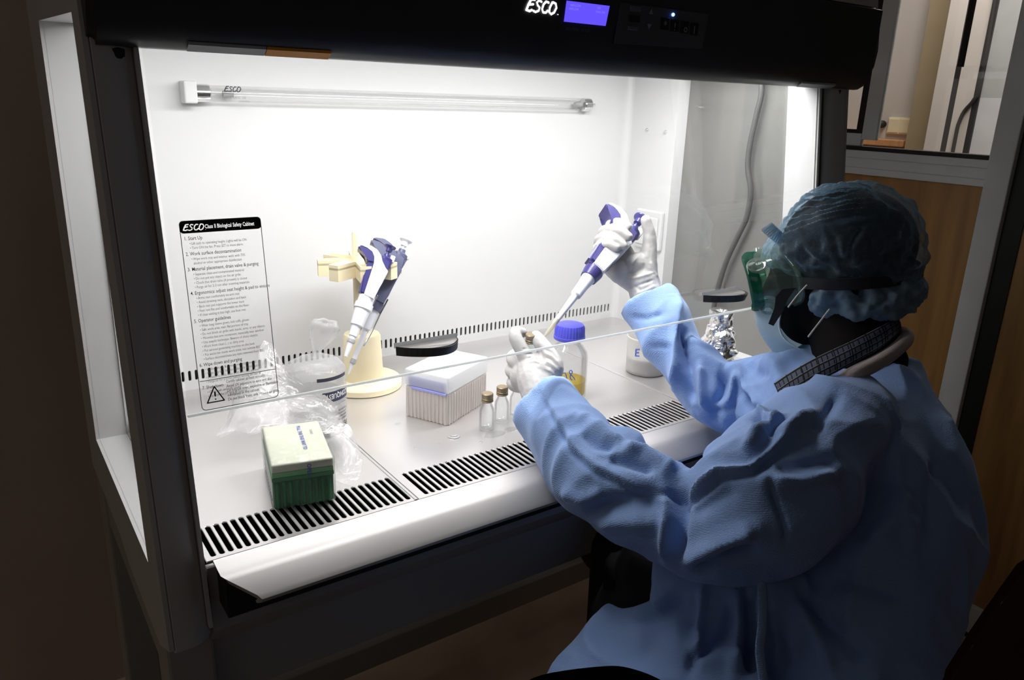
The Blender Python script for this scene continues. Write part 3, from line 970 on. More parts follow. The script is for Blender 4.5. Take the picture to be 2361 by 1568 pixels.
def pipette(name, label, tip, top, variant, group=None, fat=1.0, scale=1.0, axis_off=0.0, facing=None):
    tip = Vector(tip); top = Vector(top)
    Zv = (top - tip).normalized()
    view = facing if facing is not None else ((tip + top) / 2 - CAMP).normalized()
    Yv = (view - Zv * view.dot(Zv)).normalized()
    Xv = Yv.cross(Zv)
    L = (top - tip).length
    k = L / 25.6 * scale
    Fm = Matrix((Xv * k * fat, Yv * k * fat, Zv * k)).transposed().to_4x4()
    Fm.translation = tip + Zv * (13.0 * k)
    root = thing(name, label, 'pipette', tip, group)
    def put(nm, b, mt, par=root, sm='auto'):
        b.transform(Fm)
        return obj(nm, b, mt, par, sm)
    wide = variant == 'wide'
    pur = M['pipslate'] if variant == 'slate' else M['pippurple']
    # handle body
    b = bmesh.new()
    add_prism(b, [(-1.5, .5), (1.0, .3), (1.35, 2.5), (1.6, 6.9), (1.9, 9.3), (.5, 9.9), (-1.5, 9.3), (-1.75, 7)], 'y', -1.15, 1.15)
    bmesh.ops.bevel(b, geom=b.edges[:], offset=0.42, segments=3, affect='EDGES')
    put('handle', b, pur)
    b = bmesh.new()
    hook = [(-.6, .35), (1.05, .14), (1.75, 7.05), (1.04, 7.4), (.35, 8.6), (-.1, 9.7), (-1.0, 10.65), (-2.2, 11.0), (-3.5, 10.6), (-3.75, 10.2), (-2.5, 10.35), (-1.5, 9.9), (-.95, 9.0), (-.75, 7.5)]
    add_prism(b, hook, 'y', -1.32, 1.32)
    bmesh.ops.bevel(b, geom=b.edges[:], offset=0.12, segments=2, affect='EDGES')
    put('finger_hook', b, M['pipwhite'] if variant != 'slate' else M['pipslate'])
    b = bmesh.new()
    hk = [(-.75, 7.6), (-.95, 9.0), (-1.5, 9.85), (-2.5, 10.25), (-3.7, 10.1), (-4.0, 9.6), (-3.0, 9.2), (-2.3, 8.6), (-1.9, 7.4)]
    add_prism(b, hk, 'y', -1.4, 1.4)
    bmesh.ops.bevel(b, geom=b.edges[:], offset=0.2, segments=2, affect='EDGES')
    put('hook_lining', b, pur)
    b = lathe(bmesh.new(), [(1.15, 9.0), (1.2, 9.8), (0.9, 10.1), (0.55, 10.15), (0.5, 10.8), (0.22, 10.9), (0.22, 11.4)], (0.75, 0, 0), 20)
    put('volume_collar', b, pur)
    pl_ = put('plunger', lathe(bmesh.new(), [(0.22, 10.8), (0.24, 11.4), (0.5, 11.5), (0.55, 12.2), (0.95, 12.55), (0.98, 12.75), (0.85, 12.8)], (0.75, 0, 0), 20), M['whiteprint'] if variant == 'slate' else pur)
    put('ejector_button', nb(1.35, 2.1, -.5, .5, 9.4, 10.9, 0.15), M['pipwhite'] if variant != 'cream' else M['cream'])
    # lower barrel
    if wide:
        prof = [(1.25, 0.6), (1.25, -1.0), (1.45, -1.1), (1.45, -2.3), (1.25, -2.5), (1.05, -6.0), (0.8, -6.2), (0.7, -8.4), (0.55, -8.5), (0.5, -9.6)]
        tipp = [(0.62, -9.0), (0.5, -10.2), (0.3, -13.0)]
    else:
        prof = [(1.0, 0.8), (0.95, -0.9), (0.72, -2.6), (0.72, -2.65), (0.66, -4.6), (0.66, -4.75), (0.45, -5.0), (0.30, -10.2), (0.26, -10.3)]
        tipp = [(0.36, -9.6), (0.3, -11.0), (0.10, -13.0)]
    bar = put('barrel', lathe(bmesh.new(), prof[::-1], (0, 0, 0), 24), M['pipwhite'])
    b = lathe(bmesh.new(), [(1.25, 0.2), (1.22, -0.3), (1.05, -1.3)][::-1], (0, 0, 0), 20)
    if not wide: put('coupling', b, pur)
    if wide or variant == 'slate':
        b = bmesh.new()
        tube(b, [(1.4, 0, 1.5), (1.1, 0, -1.5), (0.95, 0, -4.5), (0.75, 0, -6.5), (0.6, 0, -7.6)], [.13] * 5, 8)
        put('ejector_arm', b, M['chrome'])
        rz = -9.4 if wide else -10.6
        b = lathe(bmesh.new(), [(.62 if wide else .42, rz - .5), (.64 if wide else .43, rz), (.6 if wide else .4, rz + .3)], (0, 0, 0), 16)
        put('nozzle_ring', b, M['icon'])
    put('tip', lathe(bmesh.new(), tipp[::-1], (0, 0, 0), 16), M['piptip'] if variant == 'held' else M['pipwhite'])
    return root
pipette('pipette', 'wide-barrelled purple and white pipette hung on the front of the cream stand', W(797, 822, 126.5), W(889, 566, 131.0), 'wide', 'pipettes hung on the cream stand', fat=1.35)
pipette('pipette', 'slim slate-blue pipette with white plunger hung behind the wide purple one', W(803, 862, 131.0), W(925, 550, 136.5), 'slate', 'pipettes hung on the cream stand', fat=1.2)
pipette('pipette', 'purple and white pipette gripped upright in the raised right glove', W(1253, 779, 122.0), W(1466, 497, 137.0), 'held', fat=1.12)

# --- white tip box
def tipbox(name, label, F, Rr, L, zb, zl, base_m, lid_m, col=None, rows=9, long_rows=12):
    """F front corner, Rr right corner, L left corner on the table"""
    F = Vector(F); ex = (Vector(Rr) - F); ey = (Vector(L) - F)
    lx, ly = ex.length, ey.length
    ex.normalize(); ey = (ey - ex * ey.dot(ex)).normalized()
    fr = Matrix((ex, ey, Vector((0, 0, 1)))).transposed().to_4x4(); fr.translation = F
    t = thing(name, label, 'box', F)
    return t, fr, lx, ly
def put(nm, b, mt, par, fr, sm=None):
    b.transform(fr)
    return obj(nm, b, mt, par, sm)
M['frost'] = sheet_glass('frosted_polypropylene', (0.80, 0.79, 0.78), 0.04, 0.25, haze=0.80, hazecol=(0.92, 0.88, 0.85))
M['frostlid'] = sheet_glass('frosted_lid', (0.95, 0.95, 0.95), 0.04, 0.2, haze=0.70, hazecol=(0.84, 0.85, 0.85))
M['bluerack'] = m('pale_blue_rack', (0.36, 0.38, 0.80), 0.45, sss=0.1)
t, fr, lx, ly = tipbox('tip_box', 'frosted white pipette tip box with pale blue rack and domed lid', (41.4, 17.9, 0), (52.6, 23.6, 0), (37.4, 25.2, 0), 5.8, 8.4, None, None)
bs = nb(0, lx, 0, ly, 0.05, 5.4, 0.25)
sk = put('box_base', bs, M['frost'], t, fr, 'auto')
b = bmesh.new()
for i in range(16):
    x = 0.5 + i * (lx - 1.0) / 15
    for y in (-0.04, ly + 0.04):
        box(b, x - .16, x + .16, y - .05, y + .05, 0.1, 5.2)
for i in range(11):
    y = 0.5 + i * (ly - 1.0) / 10
    for x in (-0.04, lx + 0.04):
        box(b, x - .05, x + .05, y - .16, y + .16, 0.1, 5.2)
tag(put('wall_ribs', b, M['frost'], t, fr), kind='stuff')
b = bmesh.new()
for i in range(6):
    for j in range(4):
        lathe(b, [(0.05, 0.6), (0.18, 3.2), (0.3, 5.6)], (1.2 + i * (lx - 2.4) / 5, 1.2 + j * (ly - 2.4) / 3, 0), 6)
tag(put('tips', b, M['frost'], t, fr), kind='stuff')
put('tip_rack', nb(.3, lx - .3, .3, ly - .3, 5.1, 5.4), M['frost'], t, fr)
put('blue_insert', nb(.10, .4, .5, ly - .6, 5.45, 7.3, 0.05), M['bluerack'], t, fr)
put('blue_insert', nb(-.16, .2, .3, ly - 1.2, 5.1, 5.5, 0.05), M['bluerack'], t, fr)
put('lid', nb(-.12, lx + .12, -.12, ly + .12, 5.5, 8.4, 0.35, 3), M['frostlid'], t, fr, 'auto')

# --- green tip box wrapped in film
M['green'] = m('dark_green_plastic', (0.012, 0.13, 0.045), 0.4, var=0.2, scale=20, bump=0.3, bscale=30)
M['greenlid'] = m('pale_green_frosted_lid', (0.44, 0.46, 0.37), 0.45, var=0.05, scale=9, bump=0.3, bscale=18)
M['greenband'] = m('mid_green_band', (0.16, 0.40, 0.20), 0.4, var=0.1)
t, fr, lx, ly = tipbox('tip_box', 'green pipette tip box with pale lid, wrapped in clear film on the front grille', (9.1, 6.3, 0), (16.5, 4.6, 0), (10.9, 18.6, 0), 0, 0, None, None)
put('box_base', nb(0, lx, 0, ly, 0.25, 4.3, 0.25), M['green'], t, fr, 'auto')
b = bmesh.new()
for i in range(9):
    x = 0.6 + i * (lx - 1.2) / 8
    tube(b, [(x, 0.02, 0.5), (x, 0.02, 3.6)], 0.26, 8)
tag(put('wall_ribs', b, M['green'], t, fr, True), kind='stuff')
put('box_side', nb(-.06, 0.05, 0.3, ly - .2, 0.5, 4.2), m('white_film_side', (0.62, 0.63, 0.6), 0.4), t, fr)
b = bmesh.new()
for i in range(12):
    box(b, -.1, -.02, 1.0 + i * 0.95, 1.35 + i * .95, 0.9, 1.15)
tag(put('side_slots', b, M['print'], t, fr), kind='stuff')
put('lid_rim', nb(-.08, lx + .08, -.08, ly + .08, 3.95, 4.5, 0.1), m('deep_green_rim', (0.03, 0.2, 0.08), 0.4), t, fr)
put('lid_band', nb(-.02, lx + .02, -.02, ly + .02, 4.5, 5.2, 0.08), M['greenband'], t, fr)
put('lid', nb(-.06, lx + .06, -.04, ly + .06, 5.1, 6.35, 0.3, 3), M['greenlid'], t, fr, 'auto')
def fr3(o, x, y): return frame_from(o, x, y)
txs = [text_bm('OPEN', 0.72, fr3((lx * .57, -0.16, 6.0), (0, 0, -1), (1, 0, 0)), 0.004, off=0.02),
       text_bm('PULL TAB THIS WAY TO', 0.72, fr3((lx * .58 - .0, 11.2, 6.42), (0, -1, 0), (1, 0, 0)), 0.004, off=0.015)]
fink = m('blue_film_ink', (0.06, 0.08, 0.33), 0.5)
for bb in txs: put('film_lettering', bb, fink, t, fr)
put('lid_lettering', text_bm('STERILE', 0.5, fr3((lx * .78, 9.6, 6.4), (0, -1, 0), (1, 0, 0)), 0.004), M['greyprint'], t, fr)
M['film'] = sheet_glass('crinkled_clear_film', (0.98, 0.98, 0.98), 0.02, 0.12, haze=0.05, bump=0.8, grow=0.3)
M['bagfilm'] = sheet_glass('milky_bag_film', (0.97, 0.97, 0.97), 0.03, 0.15, haze=0.22, hazecol=(0.88, 0.88, 0.88), bump=0.6, grow=0.3)
b = nb(-.25, lx + .25, -.2, ly + .25, 0.12, 6.55, 0.4, 3)
bmesh.ops.subdivide_edges(b, edges=b.edges[:], cuts=3, use_grid_fill=True)
for v in b.verts:
    v.co += Vector([0.14 * noise.noise(v.co * 0.9 + Vector((i * 7, 0, 0))) for i in range(3)])
    v.co.z = max(0.12, v.co.z)
put('film_wrap', b, M['film'], t, fr, True)

# --- loose clear bag behind and beside the green box
def sheet(bm, grid, nu, nv, amp, seed):
    """smooth patch through a grid of points, crumpled"""
    rows = [spline([tuple(p) for p in r], nu) for r in grid]
    cols = list(zip(*rows))
    cc = [spline([tuple(p) for p in c], nv) for c in cols]
    V = []
    for i, c in enumerate(cc):
        col = []
        for j, p in enumerate(c):
            p = Vector(p)
            q = p * 0.28 + Vector((seed, 0, 0))
            f = Vector((noise.noise(q), noise.noise(q + Vector((31, 0, 0))), noise.noise(q + Vector((0, 47, 0)))))
            rdg = 1 - abs(noise.noise(p * 0.16 + Vector((seed, 5, 0)))) * 2
            n = p + f * amp + Vector((0.3, -0.4, 0.3)) * amp * rdg
            n.z = max(0.18, n.z)
            col.append(bm.verts.new(n))
        V.append(col)
    for i in range(len(V) - 1):
        for j in range(len(V[0]) - 1):
            bm.faces.new((V[i][j], V[i + 1][j], V[i + 1][j + 1], V[i][j + 1]))
b = bmesh.new()
g1 = [[W(497, 1012, 107), W(545, 985, 109), W(585, 1000, 108), W(650, 985, 110), W(720, 985, 112), W(775, 1010, 112)],
      [W(503, 985, 110), W(560, 935, 111), W(620, 930, 112), W(680, 925, 113), W(735, 935, 114), W(790, 1000, 114)],
      [W(525, 940, 114), W(575, 870, 115), W(640, 870, 116), W(690, 890, 117), W(735, 925, 116), W(785, 975, 115)],
      [W(590, 830, 117), W(603, 795, 118), W(625, 815, 119), W(665, 855, 119), W(712, 900, 118), W(765, 945, 116)]]
sheet(b, g1, 9, 9, 0.9, 3.0)
g2 = [[W(770, 985, 113), W(800, 1000, 113), W(822, 1050, 112), W(826, 1100, 109), W(815, 1148, 105)],
      [W(762, 1010, 111), W(785, 1030, 110.5), W(800, 1070, 109), W(806, 1110, 107), W(810, 1148, 104.7)],
      [W(755, 1030, 111), W(765, 1060, 110), W(768, 1100, 108), W(780, 1130, 106), W(806, 1148, 104.6)]]
sheet(b, g2, 8, 9, 0.5, 9.0)
g3 = [[p + Vector((1.2, 1.6, -0.2)) for p in r] for r in g2]
sheet(b, g3, 6, 7, 0.5, 13.0)
g4 = [[p + Vector((.8, 2.2, -0.9)) for p in r] for r in g1[:3]]
sheet(b, g4, 7, 8, 0.9, 23.0)
tag(obj('plastic_bag', b, M['bagfilm'], smooth=True, loc=W(760, 1010, 111)), 'crumpled clear plastic bag slumped over the back of the green tip box', 'bag')

# --- sleeve of petri dishes with a twisted top
PXs, PYs = 23.3, 27.6
t = thing('petri_dish_sleeve', 'clear printed sleeve of petri dishes with a twisted top, beside the cream stand', 'packet', (PXs, PYs, 0))
M['dish'] = sheet_glass('clear_polystyrene', (0.985, 0.985, 0.985), 0.03, 0.05, haze=0.10, hazecol=(0.95, 0.95, 0.95), grow=0.3)
for i in range(6):
    d = lathe(bmesh.new(), [(4.2, 0.02), (4.25, 0.2), (4.25, 1.35), (4.1, 1.5)], (PXs, PYs, 0.15 + i * 1.6), 32)
    obj('petri_dish', d, M['dish'], t, 'auto')
def wob(a, z):
    k = 0.02 + max(0, (z - 9.5)) * 0.035
    return k * noise.noise(Vector((math.cos(a) * 3, math.sin(a) * 3, z * .9))) * 2
prof = [(4.4, 0.06), (4.6, 0.3), (4.6, 3), (4.58, 6), (4.62, 9), (4.5, 10.2), (4.0, 11.1), (3.0, 11.7), (1.9, 12.0), (0.9, 12.3), (0.5, 12.7)]
b = lathe(bmesh.new(), prof, (PXs, PYs, 0), 56, wob=wob, close=False)
obj('sleeve_film', b, M['bagfilm'], t, True)
tp = [(0.5, 0), (0.7, 0.7), (1.4, 1.9), (2.0, 3.4), (2.3, 4.8), (1.7, 5.6), (1.2, 5.5)]
b = lathe(bmesh.new(), tp, (0, 0, 0), 40, wob=lambda a, z: 0.22 * math.sin(5 * a + z) + 0.2 * noise.noise(Vector((math.cos(a) * 2, math.sin(a) * 2, z))), close=False)
b.transform(Matrix.Translation((PXs + .2, PYs, 12.6)) @ Matrix.Rotation(math.radians(20), 4, Vector((0.6, 0.75, 0))) @ Matrix.Diagonal((1, .55, 1, 1)))
obj('twisted_top', b, M['bagfilm'], t, True)
def wrap(bm, z0):
    """bend flat lettering (x along, y up) round the sleeve"""
    for v in bm.verts:
        a = -1.94 + v.co.x / 4.68
        r = 4.72 + v.co.z
        v.co = Vector((PXs + r * math.cos(a), PYs + r * math.sin(a), z0 + v.co.y))
    return bm
def wplate(poly):
    b = plate(poly, [], 0.02)
    bmesh.ops.subdivide_edges(b, edges=b.edges[:], cuts=2)
    bmesh.ops.triangulate(b, faces=b.faces[:])
    return b
def grid_band(x0, x1, f0, f1, n=16):
    b = bmesh.new()
    A = []
    for i in range(n + 1):
        x = x0 + (x1 - x0) * i / n
        A.append((b.verts.new((x, f0(x), 0)), b.verts.new((x, f1(x), 0))))
    for i in range(n):
        b.faces.new((A[i][0], A[i + 1][0], A[i + 1][1], A[i][1]))
    return b
I4 = Matrix.Identity(4)
flip = Matrix.Rotation(math.pi, 4, 'Z')
M['navy'] = m('navy_print', (0.045, 0.05, 0.09), 0.45)
b = wrap(grid_band(0.9, 6.2, lambda x: 6.0 + min(1.5, max(0, (2.6 - x) * 1.1)), lambda x: 7.7), 0)
obj('printed_band', b, M['navy'], t)
b = wrap(grid_band(0.2, 5.6, lambda x: 9.5, lambda x: 10.05), 0)
obj('printed_band', b, M['navy'], t)
def upside(s_, size, x, y, off=0.0, sx=1.0, mt='print', nm='printed_words'):
    b = text_bm(s_, size, Matrix.Translation((x, y, 0.03)) @ flip, 0.004, off=off, shear=0.15, sx=sx)
    obj(nm, wrap(b, 0), M[mt], t)
upside('CONQUEST', 1.15, 5.9, 7.3, 0.02, 0.72, 'whiteprint')
upside('PETRI DISH', 1.2, 5.6, 2.2, 0.025, 0.72)
b = wrap(grid_band(1.4, 5.4, lambda x: 0.85, lambda x: 1.0), 0); obj('printed_rule', b, M['print'], t)
for i, s_ in enumerate(('STERILE 90 MM', 'DISPOSABLE', '25 PCS PER PACK', 'FOR LAB USE')):
    upside(s_, 0.42, 5.5, 2.95 + .52 * i, 0.004, .8)
upside('90 mm  x 15', 0.42, 5.3, 5.6, 0.002, .8, 'greyprint')
upside('LOT', 0.7, 4.6, 0.4, 0.002, .8, 'greyprint')

# --- small glass vials
def vial(loc, label, rot=None, held=False):
    t = thing('glass_vial', label, 'vial', loc, None if held else 'small vials standing by the front grille', local=True)
    prof = [(1.02, 0.0), (1.22, 0.12), (1.25, 0.4), (1.25, 3.0), (1.15, 3.6), (0.80, 4.35), (0.74, 4.6), (0.74, 5.3)]
    inn = [(0.62, 5.3), (0.62, 4.6), (0.70, 4.3), (1.05, 3.5), (1.13, 3.0), (1.13, 0.5), (0.9, 0.3)]
    obj('glass_body', lathe(bmesh.new(), prof + inn, (0, 0, 0), 28), M['vialglass'], t, 'auto', local=True)
    cp = [(0.84, 4.75), (0.98, 4.85), (0.98, 5.0), (0.86, 5.08), (0.97, 5.2), (0.97, 5.35), (0.87, 5.42), (0.95, 5.55), (0.96, 6.15), (0.86, 6.25)]
    obj('screw_cap', lathe(bmesh.new(), cp, (0, 0, 0), 24), M['capbrown'], t, 'auto', local=True)
    if rot: t.rotation_euler = rot
    return t
vial((46.2, 13.7, 0.02), 'capped clear vial nearest the white tip box, leftmost of the row')
vial((49.9, 14.9, 0.02), 'capped clear vial in the middle of the row of three')
vial((53.4, 15.6, 0.02), 'clear vial half hidden behind the blue left cuff')
hv = W(1217, 770, 121.6)
vial(hv + Vector((0.6, -0.5, -5.9)), 'capped clear vial pinched between finger and thumb of the left glove', (0.08, -0.10, 0), True)

# --- spilled drops
b = bmesh.new()
def drop(cx, cy, rx, ry, h, sd):
    n = 20
    rings = []
    for f, z in ((1.0, 0.0), (0.93, 0.6), (0.6, 0.95), (0.0, 1.0)):
        if f == 0:
            c = b.verts.new((cx, cy, 0.012 + h)); 
            for i in range(n): b.faces.new((rings[-1][i], rings[-1][(i + 1) % n], c))
            break
        ring = []
        for i in range(n):
            a = 2 * math.pi * i / n
            k = 1 + 0.28 * noise.noise(Vector((math.cos(a) * 1.3, math.sin(a) * 1.3, sd)))
            ring.append(b.verts.new((cx + rx * f * k * math.cos(a), cy + ry * f * k * math.sin(a), 0.012 + h * z)))
        if rings:
            for i in range(n): b.faces.new((rings[-1][i], rings[-1][(i + 1) % n], ring[(i + 1) % n], ring[i]))
        rings.append(ring)
for a in ((46.3, 11.4, 2.0, 1.1, .06, 1), (49.5, 11.6, 1.2, .8, .05, 4), (42.7, 10.0, .35, .3, .06, 5), (33.0, 13.3, .3, .25, .07, 6), (35.0, 22.9, .5, .4, .08, 7), (34.6, 6.8, .4, .3, .05, 8), (39.5, 12.2, .25, .2, .06, 9), (36.8, 12.8, .25, .2, .06, 10)):
    drop(*a)
tag(obj('water_drops', b, M['liquidclear'], smooth=True, loc=(44, 12, 0)), 'small drops and smears of clear liquid on the steel tray', 'liquid', kind='stuff')
t = thing('drain_plug', 'small round steel plug in the tray, in front of the white tip box', 'plug', (40.15, 13.9, 0))
obj('plug_disc', lathe(bmesh.new(), [(1.0, 0.0), (0.95, 0.12), (0.6, 0.16), (0.5, 0.3), (0.3, 0.36)], (40.15, 13.9, 0.01), 24), M['steel'], t, 'auto')

# --- reagent bottle with blue cap
BX, BY = 66.6, 18.6
t = thing('reagent_bottle', 'clear glass bottle of yellow liquid with a ribbed blue screw cap', 'bottle', (BX, BY, 0))
gl = sheet_glass('bottle_glass', (0.97, 0.975, 0.975), 0.03, 0.03, haze=0.07, grow=0.4)
outp = [(3.1, 0.05), (3.45, 0.3), (3.5, 0.8), (3.5, 7.6), (3.3, 8.5), (2.6, 9.6), (2.0, 10.2), (1.85, 10.6), (1.85, 12.6)]
inp = [(1.6, 12.6), (1.6, 10.6), (2.35, 9.5), (3.1, 8.4), (3.3, 7.6), (3.3, 0.9), (2.9, 0.5)]
obj('glass_body', lathe(bmesh.new(), outp + inp, (BX, BY, 0), 40), gl, t, 'auto')
yl = sheet_glass('yellow_broth', (0.95, 0.80, 0.15), 0.03, 0.0, haze=0.45, hazecol=(0.95, 0.78, 0.06), grow=0.3)
obj('yellow_liquid', lathe(bmesh.new(), [(2.9, 0.55), (3.28, 0.95), (3.28, 3.35), (0.1, 3.36)], (BX, BY, 0), 36), yl, t, 'auto')
M['bluecap'] = m('blue_screw_cap', (0.075, 0.075, 0.62), 0.38, var=0.04)
def wc(a, z): return 0.025 * (1 if math.sin(30 * a) > 0 else -1) if 11.6 < z < 13.1 else 0
obj('screw_cap', lathe(bmesh.new(), [(2.75, 10.9), (2.8, 11.0), (2.8, 11.45), (2.68, 11.5), (2.65, 11.7), (2.6, 13.0), (2.4, 13.5), (1.9, 13.7), (0.4, 13.7)], (BX, BY, 0), 120, wob=wc), M['bluecap'], t, 'auto')
def wrapc(bm, cx, cy, r, z0, a0):
    for v in bm.verts:
        a = a0 + v.co.x / r
        rr = r + v.co.z
        v.co = Vector((cx + rr * math.cos(a), cy + rr * math.sin(a), z0 + v.co.y))
    return bm
ink = m('blue_marker_ink', (0.08, 0.14, 0.55), 0.5)
b = bmesh.new()
def hand(b, pts, r, cx, cy, R_, z0, a0):
    q = []
    for x, y in [tuple(s_) for s_ in spline(pts, 4)]:
        a = a0 + x / R_
        q.append(Vector((cx + R_ * math.cos(a), cy + R_ * math.sin(a), z0 + y)))
    tube(b, q, r, 6)
a0 = math.atan2(CAMP.y - BY, CAMP.x - BX)
hand(b, [(0.9, 0.1), (0.55, .4), (.55, 1.0), (.85, 1.5), (.6, 1.9), (.3, 1.6), (.6, 1.1), (1.1, .6), (1.4, .1)], 0.09, BX, BY, 3.53, 4.3, a0)
hand(b, [(-1.3, 0.0), (-.9, 1.2), (-.4, 1.4), (-.1, .6), (-.1, .1)], 0.09, BX, BY, 3.53, 4.2, a0)
obj('marker_writing', b, ink, t, True)

# --- translucent jar marked E
JX, JY = 88.8, 21.0
t = thing('plastic_jar', 'translucent white jar marked with a blue E near the right side window', 'jar', (JX, JY, 0))
jm = sheet_glass('translucent_jar', (0.80, 0.80, 0.79), 0.04, 0.15, haze=0.5, hazecol=(0.84, 0.83, 0.81))
obj('jar_body', lathe(bmesh.new(), [(3.6, 0.04), (3.95, 0.3), (4.05, 6.8), (4.2, 6.9), (4.2, 7.3), (3.95, 7.4), (3.85, 7.0), (3.8, 0.6), (3.4, 0.4)], (JX, JY, 0), 40), jm, t, 'auto')
obj('jar_contents', lathe(bmesh.new(), [(3.5, 0.45), (3.75, 0.6), (3.78, 3.2), (0.1, 3.22)], (JX, JY, 0), 32), m('milky_contents', (0.72, 0.70, 0.66), 0.4), t, 'auto')
a0 = math.atan2(CAMP.y - JY, CAMP.x - JX)
b = bmesh.new()
for pts in ([(0.0, 0.0), (0.0, 1.3)], [(0.0, 1.3), (.7, 1.45)], [(0.0, .65), (.6, .75)], [(0.0, 0.0), (.75, 0.1)]):
    hand(b, pts, 0.13, JX, JY, 4.13, 4.2, a0 - .55)
obj('letter_e', b, ink, t, True)

# --- flask wrapped in foil
FX, FY = 98.6, 11.6
t = thing('foil_wrapped_flask', 'tall flask wrapped in crumpled silver foil behind the right sleeve', 'flask', (FX, FY, 0))
def crump(a, z):
    p = Vector((math.cos(a) * 1.6, math.sin(a) * 1.6, z * 0.55))
    return 0.30 * (abs(noise.noise(p * 0.9)) * 1.6 - .3) + 0.12 * (abs(noise.noise(p * 2.0 + Vector((9, 0, 0)))) - .2)
zs = np.linspace(0.05, 13.6, 60)
def fr_(z):
    if z < 6: return 3.1
    if z < 10.5: return 3.1 - (z - 6) * 0.16
    return 2.2 if z > 12.2 else 1.95
b = lathe(bmesh.new(), [(fr_(z), z) for z in zs] + [(1.2, 13.5), (0.4, 13.1)], (FX, FY, 0), 84, wob=crump)
obj('foil_wrap', b, m('silver_foil', (0.86, 0.86, 0.86), 0.22, 1.0, var=0.02), t)
obj('flask_base', lathe(bmesh.new(), [(2.4, 0.02), (2.6, 0.1), (2.5, 0.6)], (FX, FY, 0), 30), M['vialglass'], t, 'auto')

# ================================================================ PERSON
FAC = Vector((-0.75, 0.66, 0)).normalized()      # way the body faces
LAT = Vector((0.66, 0.75, 0)).normalized()       # towards the person's right hand
ZU = Vector((0, 0, 1))
def loft(bm, secs, seg=28, pw=2.2):
    """closed tube through elliptical sections (centre, half-axis a, half-axis b)"""
    n = 3
    C3 = spline([tuple(c) + tuple(a) + tuple(b_) for c, a, b_ in secs], n)
    rings = []
    for q in C3:
        c, a, b_ = Vector(q[0:3]), Vector(q[3:6]), Vector(q[6:9])
        ring = []
        for k in range(seg):
            t = 2 * math.pi * k / seg
            ct, st_ = math.cos(t), math.sin(t)
            e = 2 / pw
            ring.append(bm.verts.new(c + a * (abs(ct) ** e * (1 if ct > 0 else -1)) + b_ * (abs(st_) ** e * (1 if st_ > 0 else -1))))
        rings.append(ring)
    for A, B in zip(rings, rings[1:]):
        for i in range(seg):
            bm.faces.new((A[i], A[(i + 1) % seg], B[(i + 1) % seg], B[i]))
    bm.faces.new(rings[0][::-1]); bm.faces.new(rings[-1])
    return bm
def limb(bm, pts, seg=20):
    """pts: (px, py, depth, radius)"""
    q = spline([tuple(W(x, y, d)) + (r,) for x, y, d, r in pts], 4)
    tube(bm, [Vector(v[:3]) for v in q], [v[3] for v in q], seg)
    return bm
def solid(bm):
    bmesh.ops.recalc_face_normals(bm, faces=bm.faces[:])
    return bm

HO = W(1935, 620, 118)
HF_ = Vector((-0.57, 0.79, -0.20)).normalized()
HL_ = ZU.cross(HF_).normalized()
HU_ = HF_.cross(HL_).normalized()
HM = Matrix((HF_, HL_, HU_)).transposed().to_4x4(); HM.translation = HO
def HP(a, u, l=0.0):
    return HO + HF_ * a + HU_ * u + HL_ * l
per = thing('person', 'person in a blue gown, bouffant cap, green goggles and mask working inside the cabinet', 'person', W(1960, 1560, 104))
M['skin'] = m('dark_brown_skin', (0.005, 0.003, 0.0026), 0.8, spec=0.2, var=0.1, scale=60, bump=0.1, bscale=400)
M['hair'] = m('black_hair', (0.006, 0.006, 0.007), 0.7, bump=0.4, bscale=300)
M['trouser'] = m('black_trouser_cloth', (0.004, 0.004, 0.005), 0.8)

# body: head, neck, trunk, arms and legs as one skin
b = bmesh.new()
rm3 = HM.to_3x3()
ball(b, HP(-1.0, 2.6), 1, 9.6, 7.6, 9.6, 24, rm3)
ball(b, HP(2.4, -3.0), 1, 7.4, 6.7, 8.0, 24, rm3)
ball(b, HP(4.2, -7.2), 1, 5.2, 5.4, 4.6, 20, rm3)
tube(b, [HP(8.9, 1.2), HP(10.3, -2.0), HP(11.3, -4.0)], [0.9, 1.1, 1.35], 12)
ball(b, HP(8.8, -6.8), 1, 1.7, 2.6, 1.3, 12, rm3)
ball(b, HP(8.7, 1.4), 1, 1.3, 5.2, 1.0, 12, rm3)
for sg in (-1, 1):
    ball(b, HP(8.0, 0.0, 3.1 * sg), 1, 1.4, 1.6, 1.3, 12, rm3)
    ball(b, HP(-0.5, -1.6, 7.3 * sg), 1, 1.6, 0.8, 2.8, 12, rm3)
tube(b, [HP(-1.5, -3.5), W(1960, 760, 116), W(1985, 850, 114)], [6.2, 5.9, 6.6], 20)
loft(b, [(W(1985, 860, 113), FAC * 4.5, LAT * 7), (W(1990, 950, 112), FAC * 7.5, LAT * 12), (W(1990, 1150, 109), FAC * 9.5, LAT * 15), (W(1955, 1400, 104), FAC * 9.5, LAT * 15), (W(1950, 1520, 103), FAC * 10, LAT * 16)])
limb(b, [(1930, 960, 104, 4.4), (1790, 1120, 98.5, 4.2), (1600, 1195, 98.3, 3.6), (1460, 1140, 101.3, 3.2), (1312, 1012, 109.5, 3.0), (1262, 948, 115, 2.5)])
limb(b, [(1850, 900, 122, 3.8), (1740, 910, 125, 3.3), (1650, 910, 126, 3.0), (1585, 855, 128.5, 2.8), (1528, 765, 131.5, 2.9), (1495, 700, 134, 2.5)])
HipL, KneeL = W(1900, 1500, 100), W(1470, 1330, 108)
HipR, KneeR = HipL + LAT * 17, KneeL + LAT * 17
for h, k_ in ((HipL, KneeL), (HipR, KneeR)):
    ank = Vector((k_.x - 2, k_.y - 1, FL + 9))
    tube(b, [h, h.lerp(k_, .5), k_, k_.lerp(ank, .5), ank], [5.0, 5.4, 5.2, 4.6, 3.2], 16)
